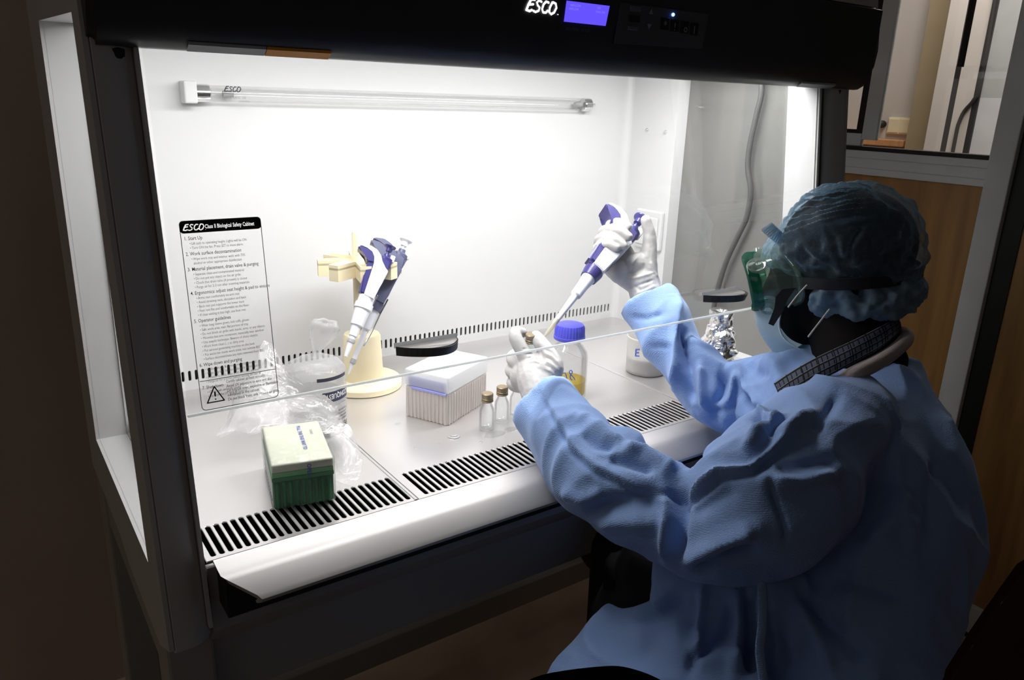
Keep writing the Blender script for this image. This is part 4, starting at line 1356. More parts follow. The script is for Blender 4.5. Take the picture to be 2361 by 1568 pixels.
b = remesh(b, 0.55, 3)
obj('body', b, M['skin'], per, True)
# trousers
b = bmesh.new()
for h, k_ in ((HipL, KneeL), (HipR, KneeR)):
    ank = Vector((k_.x - 2, k_.y - 1, FL + 8))
    tube(b, [h.lerp(k_, .2), h.lerp(k_, .5), k_, k_ + Vector((-.5, 0, -6)), k_.lerp(ank, .5), ank], [5.2, 5.8, 6.0, 6.0, 5.8, 5.0], 20)
obj('trousers', remesh(b, 0.7, 4), M['trouser'], per, True)
for k_ in (KneeL, KneeR):
    b = bmesh.new()
    a = Vector((k_.x - 3, k_.y - 1, FL + 3))
    tube(b, [a - FAC * 5 + ZU * .8, a, a + FAC * 10, a + FAC * 16 - ZU * .6], [3.6, 4.0, 3.8, 2.9], 16, flat=0.7)
    obj('shoe', b, M['black'], per, True)

# gown
def gown_mat():
    mt = m('blue_nonwoven_gown', (0.25, 0.385, 0.70), 0.75, spec=0.25, var=0.03, scale=6, sheen=0.25)
    nt = mt.node_tree
    bs = nt.nodes['Principled BSDF']
    tc = nt.nodes.new('ShaderNodeTexCoord')
    w1 = nt.nodes.new('ShaderNodeTexWave'); w1.inputs['Scale'].default_value = 190; w1.wave_type = 'BANDS'; w1.bands_direction = 'DIAGONAL'
    w1.inputs['Distortion'].default_value = 0.4
    vo = nt.nodes.new('ShaderNodeTexVoronoi'); vo.inputs['Scale'].default_value = 420
    n2 = nt.nodes.new('ShaderNodeTexNoise'); n2.inputs['Scale'].default_value = 22; n2.inputs['Detail'].default_value = 4
    ad = nt.nodes.new('ShaderNodeMath'); ad.operation = 'MULTIPLY_ADD'; ad.inputs[1].default_value = 0.5
    a2 = nt.nodes.new('ShaderNodeMath'); a2.operation = 'MULTIPLY_ADD'; a2.inputs[1].default_value = 1.6
    for n in (w1, vo, n2): nt.links.new(tc.outputs['Object'], n.inputs[0])
    nt.links.new(w1.outputs['Fac'], ad.inputs[0]); nt.links.new(vo.outputs['Distance'], ad.inputs[2])
    nt.links.new(n2.outputs['Fac'], a2.inputs[0]); nt.links.new(ad.outputs[0], a2.inputs[2])
    bp = nt.nodes.new('ShaderNodeBump'); bp.inputs['Strength'].default_value = 0.35; bp.inputs['Distance'].default_value = 0.0016
    nt.links.new(a2.outputs[0], bp.inputs['Height']); nt.links.new(bp.outputs[0], bs.inputs['Normal'])
    return mt
M['gown'] = gown_mat()
b = bmesh.new()
def tsec(px, py, d, hf, hl): return (W(px, py, d), FAC * hf, LAT * hl)
loft(b, [tsec(1995, 812, 114.5, 6.0, 8.0), tsec(1988, 860, 113.5, 8.8, 13), tsec(1990, 930, 112, 11.2, 17), tsec(1997, 1040, 110.5, 12.3, 18.2),
         tsec(2000, 1150, 108.5, 12.4, 18.6), tsec(1978, 1280, 106, 11.4, 18), tsec(1955, 1420, 103, 11.8, 18), tsec(1935, 1560, 101, 12.6, 19), tsec(1925, 1700, 99, 14, 20)], 36, 2.3)
# near (left) arm, loose sleeve
limb(b, [(1950, 950, 104, 6.5), (1880, 1030, 100.5, 8.3), (1780, 1130, 97, 9.8), (1665, 1195, 96, 8.2), (1565, 1190, 98, 6.0), (1460, 1140, 101, 6.0), (1368, 1082, 104.8, 6.0), (1330, 1038, 108, 5.3)], 28)
# far (right) arm
limb(b, [(1900, 890, 121, 6.6), (1820, 905, 122.5, 6.6), (1735, 915, 124.5, 6.2), (1655, 912, 126, 5.6), (1600, 862, 128.2, 4.9), (1560, 800, 130.5, 4.6)], 28)
ball(b, W(1850, 950, 117), 9.0, .9, 1.2, 1.0, 20)
ball(b, W(1488, 1100, 101.5), 3.6, 1, 1, 1, 16)
ball(b, W(1425, 1062, 104), 4.2, 1, 1, 1, 16)
# skirt falling over the lap and knees
def ksec(px, py, d, hw, hd): return (W(px, py, d), RIGHT * hw, (FWD - ZU * FWD.z).normalized() * hd)
loft(b, [ksec(1640, 1318, 106, 7.0, 6), ksec(1640, 1385, 104, 10.5, 9), ksec(1632, 1450, 101, 13.5, 10), ksec(1610, 1530, 98, 16.5, 11), ksec(1580, 1640, 95, 19, 12), ksec(1560, 1780, 92, 21, 13)], 30, 2.1)
loft(b, [(HipL + ZU * 2, ZU * 9, LAT * 8), (HipL.lerp(KneeL, .55) + ZU, ZU * 9, LAT * 9), (KneeL - FAC * 2 + ZU * .3, ZU * 7.8, LAT * 8)], 24)
loft(b, [(HipR + ZU * 2, ZU * 9, LAT * 8), (HipR.lerp(KneeR, .55) + ZU, ZU * 9, LAT * 9), (KneeR - FAC * 2, ZU * 7.8, LAT * 8)], 24)
# cuffs flare open
tube(b, [W(1345, 1055, 106.8), W(1315, 1016, 109.3), W(1285, 975, 112.5), W(1254, 939, 115.2)], [5.6, 5.4, 5.1, 5.2], 28, ends=False)
tube(b, [W(1576, 828, 129.4), W(1545, 778, 131.3), W(1517, 730, 133.0), W(1491, 692, 134.4)], [4.7, 4.7, 4.6, 4.75], 28, ends=False)
b = remesh(b, 0.40, 5, 0.6)
cr = [
 # near sleeve
 ([(1245, 905), (1275, 965), (1320, 1045), (1370, 1088), (1430, 1118), (1462, 1138), (1528, 1138)], .45, -.32),
 ([(1252, 900), (1283, 960), (1328, 1035), (1378, 1078), (1436, 1108), (1468, 1126)], .7, .22),
 ([(1535, 1130), (1538, 1190), (1540, 1290)], 1.0, .75),
 ([(1556, 1110), (1560, 1190), (1566, 1290)], 1.3, -1.1),
 ([(1430, 1040), (1480, 1045), (1530, 1075), (1556, 1100)], 1.2, .6),
 ([(1400, 1062), (1450, 1072), (1510, 1090)], 1.0, -.6),
 ([(1330, 960), (1400, 1010), (1440, 1030)], 1.2, .5),
 ([(1340, 1000), (1380, 1030), (1420, 1040)], .9, -.5),
 ([(1345, 1205), (1400, 1165), (1470, 1150), (1520, 1160)], 1.4, -.7),
 ([(1300, 1130), (1350, 1150), (1400, 1140)], 1.2, .45),
 ([(1370, 1200), (1440, 1200), (1530, 1210)], 1.3, .4),
 ([(1575, 1290), (1630, 1265), (1700, 1235), (1745, 1215)], 1.1, .85),
 ([(1600, 1320), (1680, 1285), (1760, 1270)], 1.4, -.8),
 ([(1570, 1150), (1600, 1125), (1660, 1090), (1730, 1082), (1790, 1030), (1850, 965)], .5, .5),
 ([(1565, 1170), (1605, 1140), (1665, 1103), (1738, 1094), (1800, 1040)], .6, -.45),
 ([(1590, 1185), (1640, 1150), (1700, 1120)], 1.3, -.35),
 ([(1772, 1100), (1782, 1140), (1800, 1190), (1812, 1250)], .4, -.4),
 ([(1775, 1110), (1840, 1112), (1900, 1095), (1930, 1080)], 1.0, .55),
 ([(1780, 1085), (1850, 1080), (1930, 1062)], 1.1, -.5),
 ([(1720, 1050), (1745, 1005), (1790, 960), (1800, 950)], 1.0, .6),
 ([(1770, 1010), (1790, 975), (1820, 962)], .8, -.7),
 ([(1800, 1010), (1830, 970), (1880, 945)], 1.0, .4),
 ([(1870, 1000), (1910, 950), (1935, 900)], .8, -.4),
 # far sleeve
 ([(1556, 668), (1560, 760), (1561, 840), (1552, 900)], .9, .7),
 ([(1574, 740), (1585, 820), (1590, 900), (1600, 940)], 1.3, -1.1),
 ([(1612, 840), (1618, 890), (1628, 945)], .8, .8),
 ([(1650, 960), (1665, 900), (1672, 850)], 1.0, -1.1),
 ([(1640, 950), (1680, 920), (1690, 870), (1682, 835)], .8, .8),
 ([(1700, 850), (1720, 900), (1760, 950), (1780, 965)], .8, .6),
 ([(1712, 910), (1750, 960), (1770, 985)], .9, -.8),
 ([(1760, 820), (1790, 850), (1800, 890)], 1.4, .5),
 ([(1700, 830), (1730, 850), (1760, 860)], 1.2, -.3),
 ([(1455, 730), (1490, 735), (1530, 725)], .6, -.25),
 ([(1500, 800), (1540, 800)], .5, -.2),
 # trunk
 ([(2030, 900), (2060, 1000), (2075, 1120), (2100, 1240), (2110, 1300)], 1.0, .35),
 ([(2010, 1250), (2060, 1180), (2100, 1120)], 1.6, .5),
 ([(1960, 1250), (2020, 1200), (2060, 1110)], 1.8, -.6),
 ([(1900, 1320), (2000, 1345), (2100, 1380)], 1.6, -.7),
 ([(1850, 1360), (1920, 1440), (2000, 1530)], 1.5, -.9),
 ([(1830, 1370), (1880, 1460), (1920, 1560)], 1.3, .7),
 ([(2160, 1050), (2150, 1150), (2140, 1250)], 1.4, -.5),
 # skirt
 ([(1625, 1345), (1615, 1430), (1605, 1520)], .6, .6),
 ([(1700, 1350), (1705, 1440), (1690, 1560)], .9, .9),
 ([(1722, 1360), (1728, 1450), (1725, 1560)], 1.0, -1.0),
 ([(1750, 1350), (1748, 1450), (1750, 1560)], .7, .8),
 ([(1690, 1390), (1670, 1470), (1600, 1520), (1585, 1560)], .8, -.6),
 ([(1775, 1400), (1790, 1480), (1800, 1560)], 1.3, -.9),
 ([(1460, 1440), (1520, 1420), (1600, 1390)], 1.6, -.5),
]
b = folds(b, [(p_, w_ * .8, h_) for p_, w_, h_ in cr], 1.35, 0.085, (1, 1, .8), True, 1.9)
gown = obj('gown', b, M['gown'], per, True)
# ties and neck band
b = bmesh.new()
q = [Vector(v) for v in spline([tuple(W(*v)) for v in ((1757, 1352, 88), (1759, 1400, 87.5), (1757, 1450, 87), (1752, 1500, 87), (1760, 1568, 86.5))], 4)]
tube(b, q, 0.55, 8, flat=0.25, flatdir=FWD)
obj('gown_tie', b, M['gown'], per, True)

def around(px, py, d, rf, rl, a, dz=0.0, tilt=0.0):
    """point on a neck ring; a = 0 towards the front of the body, +90 deg = near side"""
    c = W(px, py, d)
    return c + FAC * (rf * math.cos(a)) - LAT * (rl * math.sin(a)) + ZU * (dz + tilt * math.cos(a))
NC = (1968, 822, 114.2)
b = bmesh.new()
pts = [Vector(v) for v in spline([tuple(W(*q)) for q in ((1930, 885, 102), (1970, 862, 101.5), (2015, 840, 103), (2055, 815, 106), (2085, 788, 110), (2088, 772, 114), (2060, 770, 118), (2000, 800, 121))], 5)]
tube(b, pts, 1.05, 10, flat=1.0)
obj('neck_band', b, m('pinkish_knit_band', (0.50, 0.42, 0.40), 0.8, bump=0.5, bscale=250), per, True)
# plaid shirt collar
def plaid():
    mt = m('plaid_shirt_cloth', (0.20, 0.22, 0.29), 0.8, var=0.1, scale=30)
    nt = mt.node_tree
    b_ = nt.nodes['Principled BSDF']
    uv = nt.nodes.new('ShaderNodeUVMap')
    sx = nt.nodes.new('ShaderNodeSeparateXYZ'); nt.links.new(uv.outputs[0], sx.inputs[0])
    def lines(sock, freq, wdt):
        mu = nt.nodes.new('ShaderNodeMath'); mu.operation = 'MULTIPLY'; mu.inputs[1].default_value = freq
        fr = nt.nodes.new('ShaderNodeMath'); fr.operation = 'FRACT'
        lt = nt.nodes.new('ShaderNodeMath'); lt.operation = 'LESS_THAN'; lt.inputs[1].default_value = wdt
        nt.links.new(sock, mu.inputs[0]); nt.links.new(mu.outputs[0], fr.inputs[0]); nt.links.new(fr.outputs[0], lt.inputs[0])
        return lt.outputs[0]
    def mix(fac, a, col):
        mx = nt.nodes.new('ShaderNodeMix'); mx.data_type = 'RGBA'
        nt.links.new(fac, mx.inputs[0])
        nt.links.new(a, mx.inputs[6]); mx.inputs[7].default_value = (*col, 1)
        return mx.outputs[2]
    base = b_.inputs['Base Color'].links[0].from_socket
    c = mix(lines(sx.outputs[0], 34, .22), base, (0.03, 0.03, 0.04))
    c = mix(lines(sx.outputs[1], 3.4, .30), c, (0.02, 0.02, 0.028))
    c = mix(lines(sx.outputs[1], 3.4, .07), c, (0.5, 0.48, 0.45))
    c = mix(lines(sx.outputs[0], 11, .06), c, (0.015, 0.015, 0.02))
    nt.links.new(c, b_.inputs['Base Color'])
    return mt
top = [W(*q) for q in ((1784, 884, 103.5), (1822, 858, 102.8), (1870, 830, 102.5), (1920, 806, 102.8), (1970, 783, 104), (2020, 758, 107), (2066, 734, 112), (2062, 735, 117), (2000, 760, 121))]
bot = [W(*q) for q in ((1800, 934, 101.5), (1834, 912, 100.6), (1880, 884, 100.4), (1930, 858, 100.8), (1980, 830, 102.2), (2030, 802, 106), (2072, 768, 111), (2070, 772, 118), (2000, 800, 122))]
b = bmesh.new()
T_ = [Vector(v) for v in spline([tuple(v) for v in top], 5)]
B_ = [Vector(v) for v in spline([tuple(v) for v in bot], 5)]
uvl = b.loops.layers.uv.new('UVMap')
G = []
K = 6
for i, (p_, q_) in enumerate(zip(T_, B_)):
    out = (q_ - p_).cross(FWD)
    G.append([b.verts.new(p_.lerp(q_, k / K) - FWD * (0.45 * math.sin(math.pi * k / K) ** .8)) for k in range(K + 1)])
for i in range(len(G) - 1):
    for k in range(K):
        f = b.faces.new((G[i][k], G[i + 1][k], G[i + 1][k + 1], G[i][k + 1]))
        for lp, (ii, kk) in zip(f.loops, ((i, k), (i + 1, k), (i + 1, k + 1), (i, k + 1))):
            lp[uvl].uv = (ii / len(G), kk / K)
bmesh.ops.solidify(b, geom=b.faces[:], thickness=0.35)
obj('shirt_collar', b, plaid(), per, True)

# hair and bouffant cap
b = bmesh.new()
ball(b, HP(-1.4, 3.5), 1, 9.7, 8.5, 8.5, 28, rm3)
ball(b, HP(-4.6, -3.0), 1, 6.6, 7.6, 6.2, 24, rm3)
obj('hair', remesh(b, 0.5, 3), M['hair'], per, True)
def cap_mat():
    mt = bpy.data.materials.new('thin_blue_cap_mesh')
    mt.use_nodes = True
    nt = mt.node_tree; nt.nodes.clear()
    out = nt.nodes.new('ShaderNodeOutputMaterial')
    tr = nt.nodes.new('ShaderNodeBsdfTransparent'); tr.inputs[0].default_value = (0.80, 0.85, 0.90, 1)
    di = nt.nodes.new('ShaderNodeBsdfDiffuse'); di.inputs[0].default_value = (0.34, 0.47, 0.56, 1)
    tl = nt.nodes.new('ShaderNodeBsdfTranslucent'); tl.inputs[0].default_value = (0.30, 0.50, 0.66, 1)
    ms = nt.nodes.new('ShaderNodeMixShader'); ms.inputs[0].default_value = 0.35
    nt.links.new(di.outputs[0], ms.inputs[1]); nt.links.new(tl.outputs[0], ms.inputs[2])
    lw = nt.nodes.new('ShaderNodeLayerWeight'); lw.inputs['Blend'].default_value = 0.35
    tc = nt.nodes.new('ShaderNodeTexCoord')
    no_ = nt.nodes.new('ShaderNodeTexNoise'); no_.inputs['Scale'].default_value = 260; no_.inputs['Detail'].default_value = 3
    nt.links.new(tc.outputs['Object'], no_.inputs[0])
    mr = nt.nodes.new('ShaderNodeMapRange'); mr.inputs['To Min'].default_value = 0.0; mr.inputs['To Max'].default_value = 0.22
    nt.links.new(no_.outputs['Fac'], mr.inputs[0])
    ad = nt.nodes.new('ShaderNodeMath'); ad.operation = 'MULTIPLY_ADD'; ad.inputs[1].default_value = 0.85
    nt.links.new(lw.outputs['Facing'], ad.inputs[0]); nt.links.new(mr.outputs[0], ad.inputs[2]); ad.use_clamp = True
    mx = nt.nodes.new('ShaderNodeMixShader')
    nt.links.new(ad.outputs[0], mx.inputs[0]); nt.links.new(tr.outputs[0], mx.inputs[1]); nt.links.new(ms.outputs[0], mx.inputs[2])
    nt.links.new(mx.outputs[0], out.inputs[0])
    return mt
M['cap'] = cap_mat()
b = bmesh.new()
ball(b, HP(-1.6, 4.0), 1, 10.4, 9.3, 8.9, 36, rm3)
ball(b, HP(7.0, 3.4), 1, 3.8, 6.6, 3.0, 24, rm3)
ball(b, HP(-5.2, 0.6), 1, 6.9, 8.6, 5.4, 28, rm3)
b = remesh(b, 0.32, 6)
arcs = []
for k in range(7):
    f = k / 6
    arcs.append(([(1772 + 16 * f, 505 + 62 * f), (1800 + 20 * f, 478 + 66 * f), (1850 + 12 * f, 452 + 72 * f), (1905 + 8 * f, 440 + 74 * f), (1960 + 20 * f, 436 + 60 * f), (2020 + 20 * f, 446 + 50 * f)], .34, 1.0))
arcs += [([(1945, 620), (1925, 560), (1910, 520)], .5, -.4), ([(1948, 620), (1965, 560), (2000, 500)], .5, -.4), ([(1955, 618), (2000, 590), (2060, 570)], .5, .3),
         ([(1775, 530), (1800, 560), (1840, 600), (1900, 615)], .5, .4), ([(1930, 620), (1880, 590), (1850, 560)], .4, .4)]
b = folds(b, arcs, 0.8, 0.3)
obj('bouffant_cap', b, M['cap'], per, True)
b = bmesh.new()   # gathered puff below the goggle strap
ball(b, HP(-3.2, -4.2, 4.6), 1, 7.6, 5.2, 3.5, 28, rm3)
ball(b, HP(1.2, -2.8, 6.6), 1, 3.6, 2.6, 2.5, 20, rm3)
ball(b, HP(0.4, -5.0, 6.0), 1, 3.6, 2.6, 2.7, 20, rm3)
ball(b, HP(-7.6, -3.0, 2.0), 1, 4.0, 6.4, 3.4, 20, rm3)
b = remesh(b, 0.32, 4)
b = folds(b, [([(1880, 640), (1895, 680), (1890, 710)], .6, .6), ([(1905, 640), (1925, 690), (1930, 720)], .6, -.6), ([(1940, 640), (1955, 690), (1960, 725)], .7, .6), ([(1975, 650), (1990, 700)], .6, -.6), ([(2010, 660), (2020, 710)], .7, .5), ([(2045, 660), (2050, 700)], .6, -.5)], 0.9, 0.45)
M['puff'] = sheet_glass('gathered_blue_cap_mesh', (0.7, 0.78, 0.86), 0.02, 0.6, haze=0.75, hazecol=(0.34, 0.48, 0.60), grow=0.1)
obj('cap_puff', b, M['puff'], per, True)

b = bmesh.new()
for k in range(9):
    tube(b, [W(1760 + 4.6 * k, 530 + 4.0 * k, 112), W(1778 + 3.2 * k, 518 + 3.0 * k, 111.6)], .30, 8)
obj('cap_frill', b, M['cap'], per, True)
# goggles
M['green_lens'] = sheet_glass('green_goggle_plastic', (0.80, 0.92, 0.85), 0.05, 0.06, haze=0.17, hazecol=(0.40, 0.52, 0.44), grow=0.25)
M['green_rim'] = sheet_glass('dark_green_goggle_rim', (0.10, 0.42, 0.28), 0.10, 0.08, haze=0.6, hazecol=(0.01, 0.13, 0.075), grow=0.4)
M['clearvent'] = sheet_glass('clear_vent_plastic', (0.85, 0.9, 0.88), 0.10, 0.08, haze=0.22, hazecol=(0.7, 0.75, 0.73), grow=0.6)
def gring(a, hu, hl, cu, n=28, pw=3.2):
    o = []
    for k in range(n):
        t = 2 * math.pi * k / n
        c_, s_ = math.cos(t), math.sin(t)
        e = 2 / pw
        l = hl * abs(c_) ** e * (1 if c_ > 0 else -1)
        u = cu + hu * abs(s_) ** e * (1 if s_ > 0 else -1)
        aa = a - 0.6 - (0.05 if a < 9.5 else 0.016) * l * l + (u - cu) * .10
        o.append(HP(aa, u, l))
    return o
def skinrings(rs, closed_ends=False):
    b = bmesh.new()
    R_ = [[b.verts.new(p) for p in r] for r in rs]
    n = len(R_[0])
    for A, B in zip(R_, R_[1:]):
        for i in range(n):
            b.faces.new((A[i], A[(i + 1) % n], B[(i + 1) % n], B[i]))
    if closed_ends: b.faces.new(R_[-1])
    return b
gg = obj('goggles', skinrings([gring(8.8, 4.0, 7.2, -.3), gring(10.2, 4.1, 7.4, -.3), gring(12.6, 4.0, 7.2, -.5), gring(13.7, 3.9, 7.0, -.6)], True), M['green_lens'], per, True)
b = skinrings([gring(12.5, 4.15, 7.4, -.6), gring(13.9, 4.25, 7.45, -.6), gring(14.3, 4.05, 7.2, -.6), gring(14.2, 3.8, 6.9, -.6), gring(13.2, 3.85, 7.0, -.6)])
obj('lens_rim', b, M['green_rim'], gg, True)
b = skinrings([gring(8.6, 4.25, 7.5, -.3), gring(9.2, 4.3, 7.55, -.3), gring(9.2, 3.9, 7.1, -.3), gring(8.6, 3.9, 7.1, -.3)])
obj('face_seal', b, M['green_lens'], gg, True)
for (a, u, l, tz) in ((11.6, 2.6, 5.6, 1), (10.4, -3.4, 5.9, -.3), (11.6, 2.6, -5.6, 1), (10.4, -3.4, -5.9, -.3)):
    b = lathe(bmesh.new(), [(1.5, -0.3), (1.55, 0.3), (1.3, 0.6), (0.9, 0.45), (0.8, 0.75), (0.2, 0.8)], (0, 0, 0), 24)
    dz_ = (HU_ * tz * 0.75 + HL_ * (0.65 if l > 0 else -.65)).normalized()
    R3 = dz_.to_track_quat('Z', 'Y').to_matrix().to_4x4(); R3.translation = HP(a, u, l)
    b.transform(R3)
    obj('vent', b, M['clearvent'], gg, 'auto')
for u in (.6, -3.2):
    b = bmesh.new(); tube(b, [HP(12.6, u + .6, 6.0), HP(11.6, u + .8, 6.6), HP(10.6, u + .9, 6.9)], .22, 8); obj('rib', b, m('bright_green_rib', (0.10, 0.5, 0.28), 0.3), gg, True)
b = bmesh.new()
pts = []
for t_ in range(0, 361, 10):
    a_ = math.radians(t_)
    pts.append(HP(-1.2 + 9.9 * math.cos(a_), -0.5 + 0.05 * 9.9 * math.cos(a_), 9.3 * math.sin(a_)))
tube(b, pts, 0.85, 10, flat=0.2, flatdir=None) if False else None
# flat elastic band round the back of the head
V_ = []
for p_, t_ in zip(pts, range(0, 361, 10)):
    if 38 <= t_ <= 322:
        n_ = (HL_ * math.sin(math.radians(t_)) + HF_ * math.cos(math.radians(t_))).normalized()
        V_.append([b.verts.new(p_ + n_ * o + HU_ * h) for o, h in ((0, -.85), (.3, -.85), (.3, .85), (0, .85))])
for A, B in zip(V_, V_[1:]):
    for i in range(4): b.faces.new((A[i], A[(i + 1) % 4], B[(i + 1) % 4], B[i]))
obj('head_strap', b, M['black'], gg, 'auto')
b = bmesh.new()
q = [HP(7.3, -.6, 8.0), HP(8.4, -2.0, 8.1), HP(8.9, -3.6, 8.2), HP(10.2, -5.9, 8.2)]
W_ = [HF_ * .95, HF_ * .8 + HU_ * .3, HF_ * .6 + HU_ * .3, HF_ * .35 + HU_ * .2]
qq = []
for p_, w_ in zip(q, W_):
    qq.append([b.verts.new(p_ + w_ * s_ + HL_ * o) for s_, o in ((-1, 0), (1, 0), (1, .15), (-1, .15))])
for A, B in zip(qq, qq[1:]):
    for i in range(4): b.faces.new((A[i], A[(i + 1) % 4], B[(i + 1) % 4], B[i]))
b.faces.new(qq[0][::-1]); b.faces.new(qq[-1])
obj('strap_tail', b, M['black'], gg)

# surgical mask
b = bmesh.new()
cols = []
ms_ = []
lv = [-6.6, -5, -2.5, 0, 2.5, 5.0, 6.4, 7.0]
for l in lv:
    e = abs(l) / 7.0
    col = []
    for u, a0_, drop_ in ((-4.3, 12.6, 3.8), (-6.2, 13.0, 3.9), (-8.4, 12.6, 4.2), (-10.4, 11.8, 6.2), (-12.2, 10.5, 6.4), (-13.8, 8.2, 4.6)):
        col.append((HP(a0_ - drop_ * e ** 2.2, u - (0.8 * e if u < -10 else 0.3 * e), l)))
    ms_.append(col)
sheet(b, ms_, 4, 4, 0.12, 4.0)
for v in b.verts: pass
bmesh.ops.solidify(b, geom=b.faces[:], thickness=0.12)
mask = obj('face_mask', b, m('pale_blue_mask', (0.66, 0.80, 0.85), 0.8, var=0.03, bump=0.2, bscale=60), per, True)
b = bmesh.new()
def hem(pts, r):
    tube(b, [Vector(v) for v in spline([tuple(p) for p in pts], 4)], r, 8)
hem([p for p in ms_[-1]], 0.16); hem([c[0] for c in ms_], 0.14)
obj('mask_hem', b, m('white_mask_edge', (0.6, 0.66, 0.68), 0.8), mask, True)
for pp in (((1818, 708, 110.4), (1838, 682, 110.6), (1860, 658, 110.8)), ((1864, 776, 110.0), (1888, 745, 109.6), (1912, 714, 109.0))):
    b = bmesh.new(); tube(b, [W(*v) for v in pp], .13, 8)
    obj('ear_loop', b, m('grey_white_elastic', (0.5, 0.48, 0.46), 0.8), mask, True)

# gloves
M['glove'] = m('white_latex_glove', (0.43, 0.42, 0.41), 0.48, spec=0.4, var=0.03, scale=25, sss=0.12, bump=0.12, bscale=160)
def glove(name, parts, balls, creases, wr):
    b = bmesh.new()
    for p_ in parts:
        limb(b, p_, 16)
    for x, y, d, r, fl in balls:
        ball(b, W(x, y, d), r, 1, 1, 1, 18)
    b = remesh(b, 0.17, 3, 0.6)
    b = folds(b, creases, wr, 0.9)
    return obj(name, b, M['glove'], per, True)
# right glove closed round the pipette
R_parts = [
 [(1424, 548, 137.2, 1.15), (1408, 530, 136.6, 1.05), (1410, 517, 134.6, .95), (1430, 514, 132.4, .88), (1447, 523, 131.4, .8)],
 [(1411, 566, 136.8, 1.15), (1394, 548, 136.2, 1.05), (1394, 532, 134.0, .98), (1420, 530, 131.6, .92), (1449, 546, 130.8, .82)],
 [(1402, 588, 136.4, 1.15), (1383, 570, 135.6, 1.0), (1384, 551, 133.4, .95), (1410, 550, 131.0, .9), (1437, 566, 130.4, .8)],
 [(1396, 610, 135.8, 1.1), (1379, 596, 134.8, .95), (1379, 571, 132.8, .9), (1398, 563, 130.8, .85), (1421, 571, 130.2, .76)],
 [(1478, 655, 135.5, 2.6), (1450, 600, 136.9, 1.7), (1424, 548, 137.4, 1.25)],
 [(1478, 655, 135.5, 2.6), (1436, 605, 136.7, 1.7), (1411, 566, 137, 1.2)],
 [(1476, 652, 135.5, 2.6), (1425, 615, 136.5, 1.8), (1402, 588, 136.5, 1.2)],
 [(1470, 650, 135.5, 2.4), (1418, 622, 136.0, 1.8), (1396, 608, 136.0, 1.2)],
 [(1484, 650, 135.2, 2.6), (1490, 610, 135.0, 2.0), (1497, 572, 134.8, 1.35), (1497, 538, 134.6, 1.1), (1489, 508, 134.4, .95)],
 [(1482, 648, 135.2, 2.95), (1488, 672, 134.8, 2.9), (1498, 700, 134.2, 3.1), (1506, 720, 133.6, 3.0)]]
R_balls = [(1468, 612, 135.0, 2.3, 1), (1430, 628, 135.4, 2.1, 1)]
R_cr = [([(1436, 645), (1470, 640), (1510, 628)], .25, .22), ([(1445, 665), (1480, 655), (1522, 640)], .22, -.22), ([(1452, 685), (1490, 668), (1524, 655)], .25, .22),
        ([(1460, 700), (1495, 682), (1528, 665)], .2, -.2), ([(1440, 640), (1460, 605), (1478, 585)], .22, .16), ([(1500, 600), (1506, 625), (1518, 640)], .25, .2), ([(1458, 655), (1478, 670), (1500, 660)], .25, -.2)]
glove('glove', R_parts, R_balls, R_cr, 0.05)
# left glove pinching the vial
L_parts = [
 [(1222, 838, 120.0, 1.5), (1203, 806, 120.2, 1.2), (1189, 780, 120.6, 1.08), (1190, 766, 121.4, 1.0), (1204, 767, 122.0, .85)],
 [(1252, 880, 118.2, 2.0), (1275, 848, 118.4, 1.75), (1262, 812, 119.2, 1.25), (1246, 790, 120.2, 1.15), (1236, 775, 121.4, .95)],
 [(1215, 850, 121.8, 1.4), (1190, 838, 122.4, 1.1), (1180, 824, 123.6, .95), (1196, 812, 124.6, .85), (1212, 812, 124.8, .75)],
 [(1212, 868, 121.8, 1.4), (1186, 862, 122.4, 1.1), (1177, 852, 123.6, .95), (1190, 840, 124.6, .85), (1208, 838, 124.8, .75)],
 [(1216, 888, 121.2, 1.3), (1190, 890, 122.0, 1.05), (1180, 882, 123.2, .9), (1190, 868, 124.2, .8), (1206, 864, 124.6, .7)],
 [(1245, 915, 116.8, 2.7), (1238, 880, 118.8, 3.1), (1228, 852, 120.4, 2.7)],
 [(1262, 945, 114.8, 2.7), (1248, 915, 116.8, 2.75), (1240, 890, 118.4, 3.0)]]
L_balls = [(1248, 862, 119.2, 2.9, 1), (1212, 870, 121.0, 2.5, 1)]
L_cr = []
for k in range(6):
    L_cr.append(([(1205 + 3 * k, 805 + 6 * k), (1225 + 2 * k, 803 + 6 * k), (1240 + k, 812 + 5 * k)], .16, .13 if k % 2 else -.13))
    L_cr.append(([(1255, 805 + 9 * k), (1272, 812 + 9 * k), (1288, 830 + 9 * k)], .16, .14 if k % 2 else -.14))
    L_cr.append(([(1215 + 6 * k, 905 - 3 * k), (1245 + 5 * k, 888 - 3 * k), (1285, 868 + 4 * k)], .18, .15 if k % 2 else -.15))
L_cr.append(([(1240, 800), (1250, 825), (1254, 832)], .3, -.35))
glove('glove', L_parts, L_balls, L_cr, 0.05)

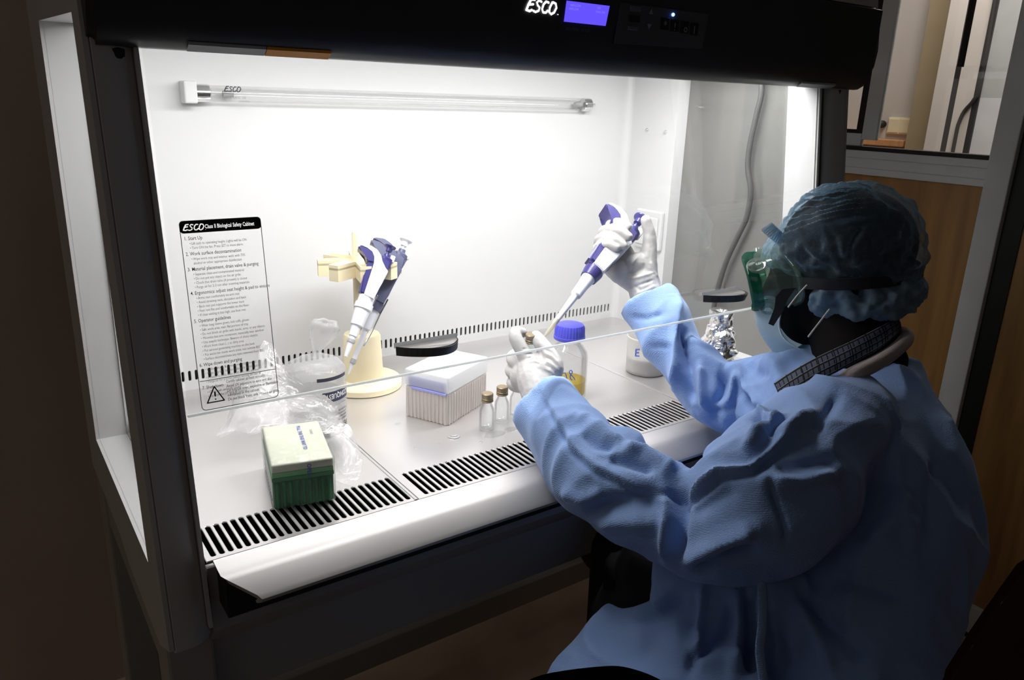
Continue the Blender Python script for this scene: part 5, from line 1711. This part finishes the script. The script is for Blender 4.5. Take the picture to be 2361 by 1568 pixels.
# ================================================================ SEATS
def seat_thing(name, label, loc, mat, back=None, seat_r=18, seat_z=-34):
    t = thing(name, label, 'chair' if back else 'stool', (loc[0], loc[1], FL))
    x, y = loc
    obj('seat', lathe(bmesh.new(), [(seat_r - 1, seat_z - 5), (seat_r, seat_z - 3.5), (seat_r, seat_z - 1.5), (seat_r - 1.5, seat_z - .2), (2, seat_z)], (x, y, 0), 36), mat, t, 'auto')
    obj('column', lathe(bmesh.new(), [(3, FL + 6), (2.6, FL + 10), (2.4, seat_z - 5)], (x, y, 0), 16), M['black'], t, 'auto')
    for k in range(5):
        a = 2 * math.pi * k / 5 + .3
        b = bmesh.new(); tube(b, [(x, y, FL + 8), (x + 24 * math.cos(a), y + 24 * math.sin(a), FL + 4.5)], [2.2, 1.5], 10)
        obj('leg', b, M['black'], t, True)
        b = bmesh.new(); ball(b, (x + 25 * math.cos(a), y + 25 * math.sin(a), FL + 2.6), 2.6, 1, 1, 1, 12)
        obj('caster_wheel', b, M['black'], t, True)
    return t
hc = HipL.lerp(HipR, .5) - FAC * 3
seat_thing('lab_stool', 'round black stool under the seated person in the blue gown', (hc.x, hc.y), M['black'], seat_r=17, seat_z=HipL.z - 8.8)
# black chair back showing at the bottom edge of the view
bc = W(1370, 1640, 78)
t = seat_thing('office_chair', 'black chair whose curved back just shows at the bottom edge of the view', (bc.x - 14, bc.y - 20), M['black'], back=True, seat_r=18, seat_z=bc.z - 30)
b = bmesh.new()
top_ = [W(1180, 1592, 76), W(1250, 1556, 77), W(1380, 1537, 78), W(1450, 1540, 78.5), W(1530, 1572, 79), W(1580, 1625, 79)]
q = [Vector(v) for v in spline([tuple(p) for p in top_], 5)]
G = []
for p_ in q:
    G.append([b.verts.new(p_ + ZU * -h + Vector((0, 0, 0))) for h in (0, 4, 9, 14, 20)])
for i in range(len(G) - 1):
    for k in range(4): b.faces.new((G[i][k], G[i + 1][k], G[i + 1][k + 1], G[i][k + 1]))
bmesh.ops.solidify(b, geom=b.faces[:], thickness=2.2)
obj('backrest', b, M['black'], t, True)
b = bmesh.new(); tube(b, [Vector((bc.x, bc.y, bc.z - 14)), Vector((bc.x - 6, bc.y - 9, bc.z - 30)), Vector((bc.x - 14, bc.y - 20, bc.z - 33))], 1.6, 10)
obj('back_bracket', b, M['black'], t, True)
# maroon high-backed chair in the near right corner
mar = m('dark_maroon_upholstery', (0.05, 0.008, 0.014), 0.85, var=0.2, scale=30)
mc = W(2330, 1560, 62)
t = seat_thing('office_chair', 'dark maroon high-backed chair in the near right corner', (mc.x + 16, mc.y - 20), mar, back=True, seat_r=20, seat_z=mc.z - 45)
b = bmesh.new()
edge = [W(2150, 1640, 62), W(2165, 1568, 62), W(2220, 1478, 62), W(2290, 1375, 62), W(2361, 1278, 62), W(2480, 1210, 62), W(2600, 1230, 62), W(2690, 1330, 62), W(2730, 1640, 62), W(2600, 1900, 62), W(2250, 1900, 62)]
fv = [b.verts.new(p) for p in edge]
b.faces.new(fv)
r_ = bmesh.ops.extrude_face_region(b, geom=b.faces[:])
for v in [g for g in r_['geom'] if isinstance(g, bmesh.types.BMVert)]:
    v.co += FWD * 5 + RIGHT * 3.5 - ZU * 2
bmesh.ops.bevel(b, geom=b.edges[:], offset=0.9, segments=3, affect='EDGES')
obj('backrest', b, mar, t, 'auto')
b = bmesh.new(); tube(b, [mc + ZU * -18 + Vector((6, -4, 0)), mc + ZU * -40 + Vector((8, -8, 0)), mc + ZU * -49 + Vector((16, -20, 0))], 2, 10)
obj('back_bracket', b, M['black'], t, True)
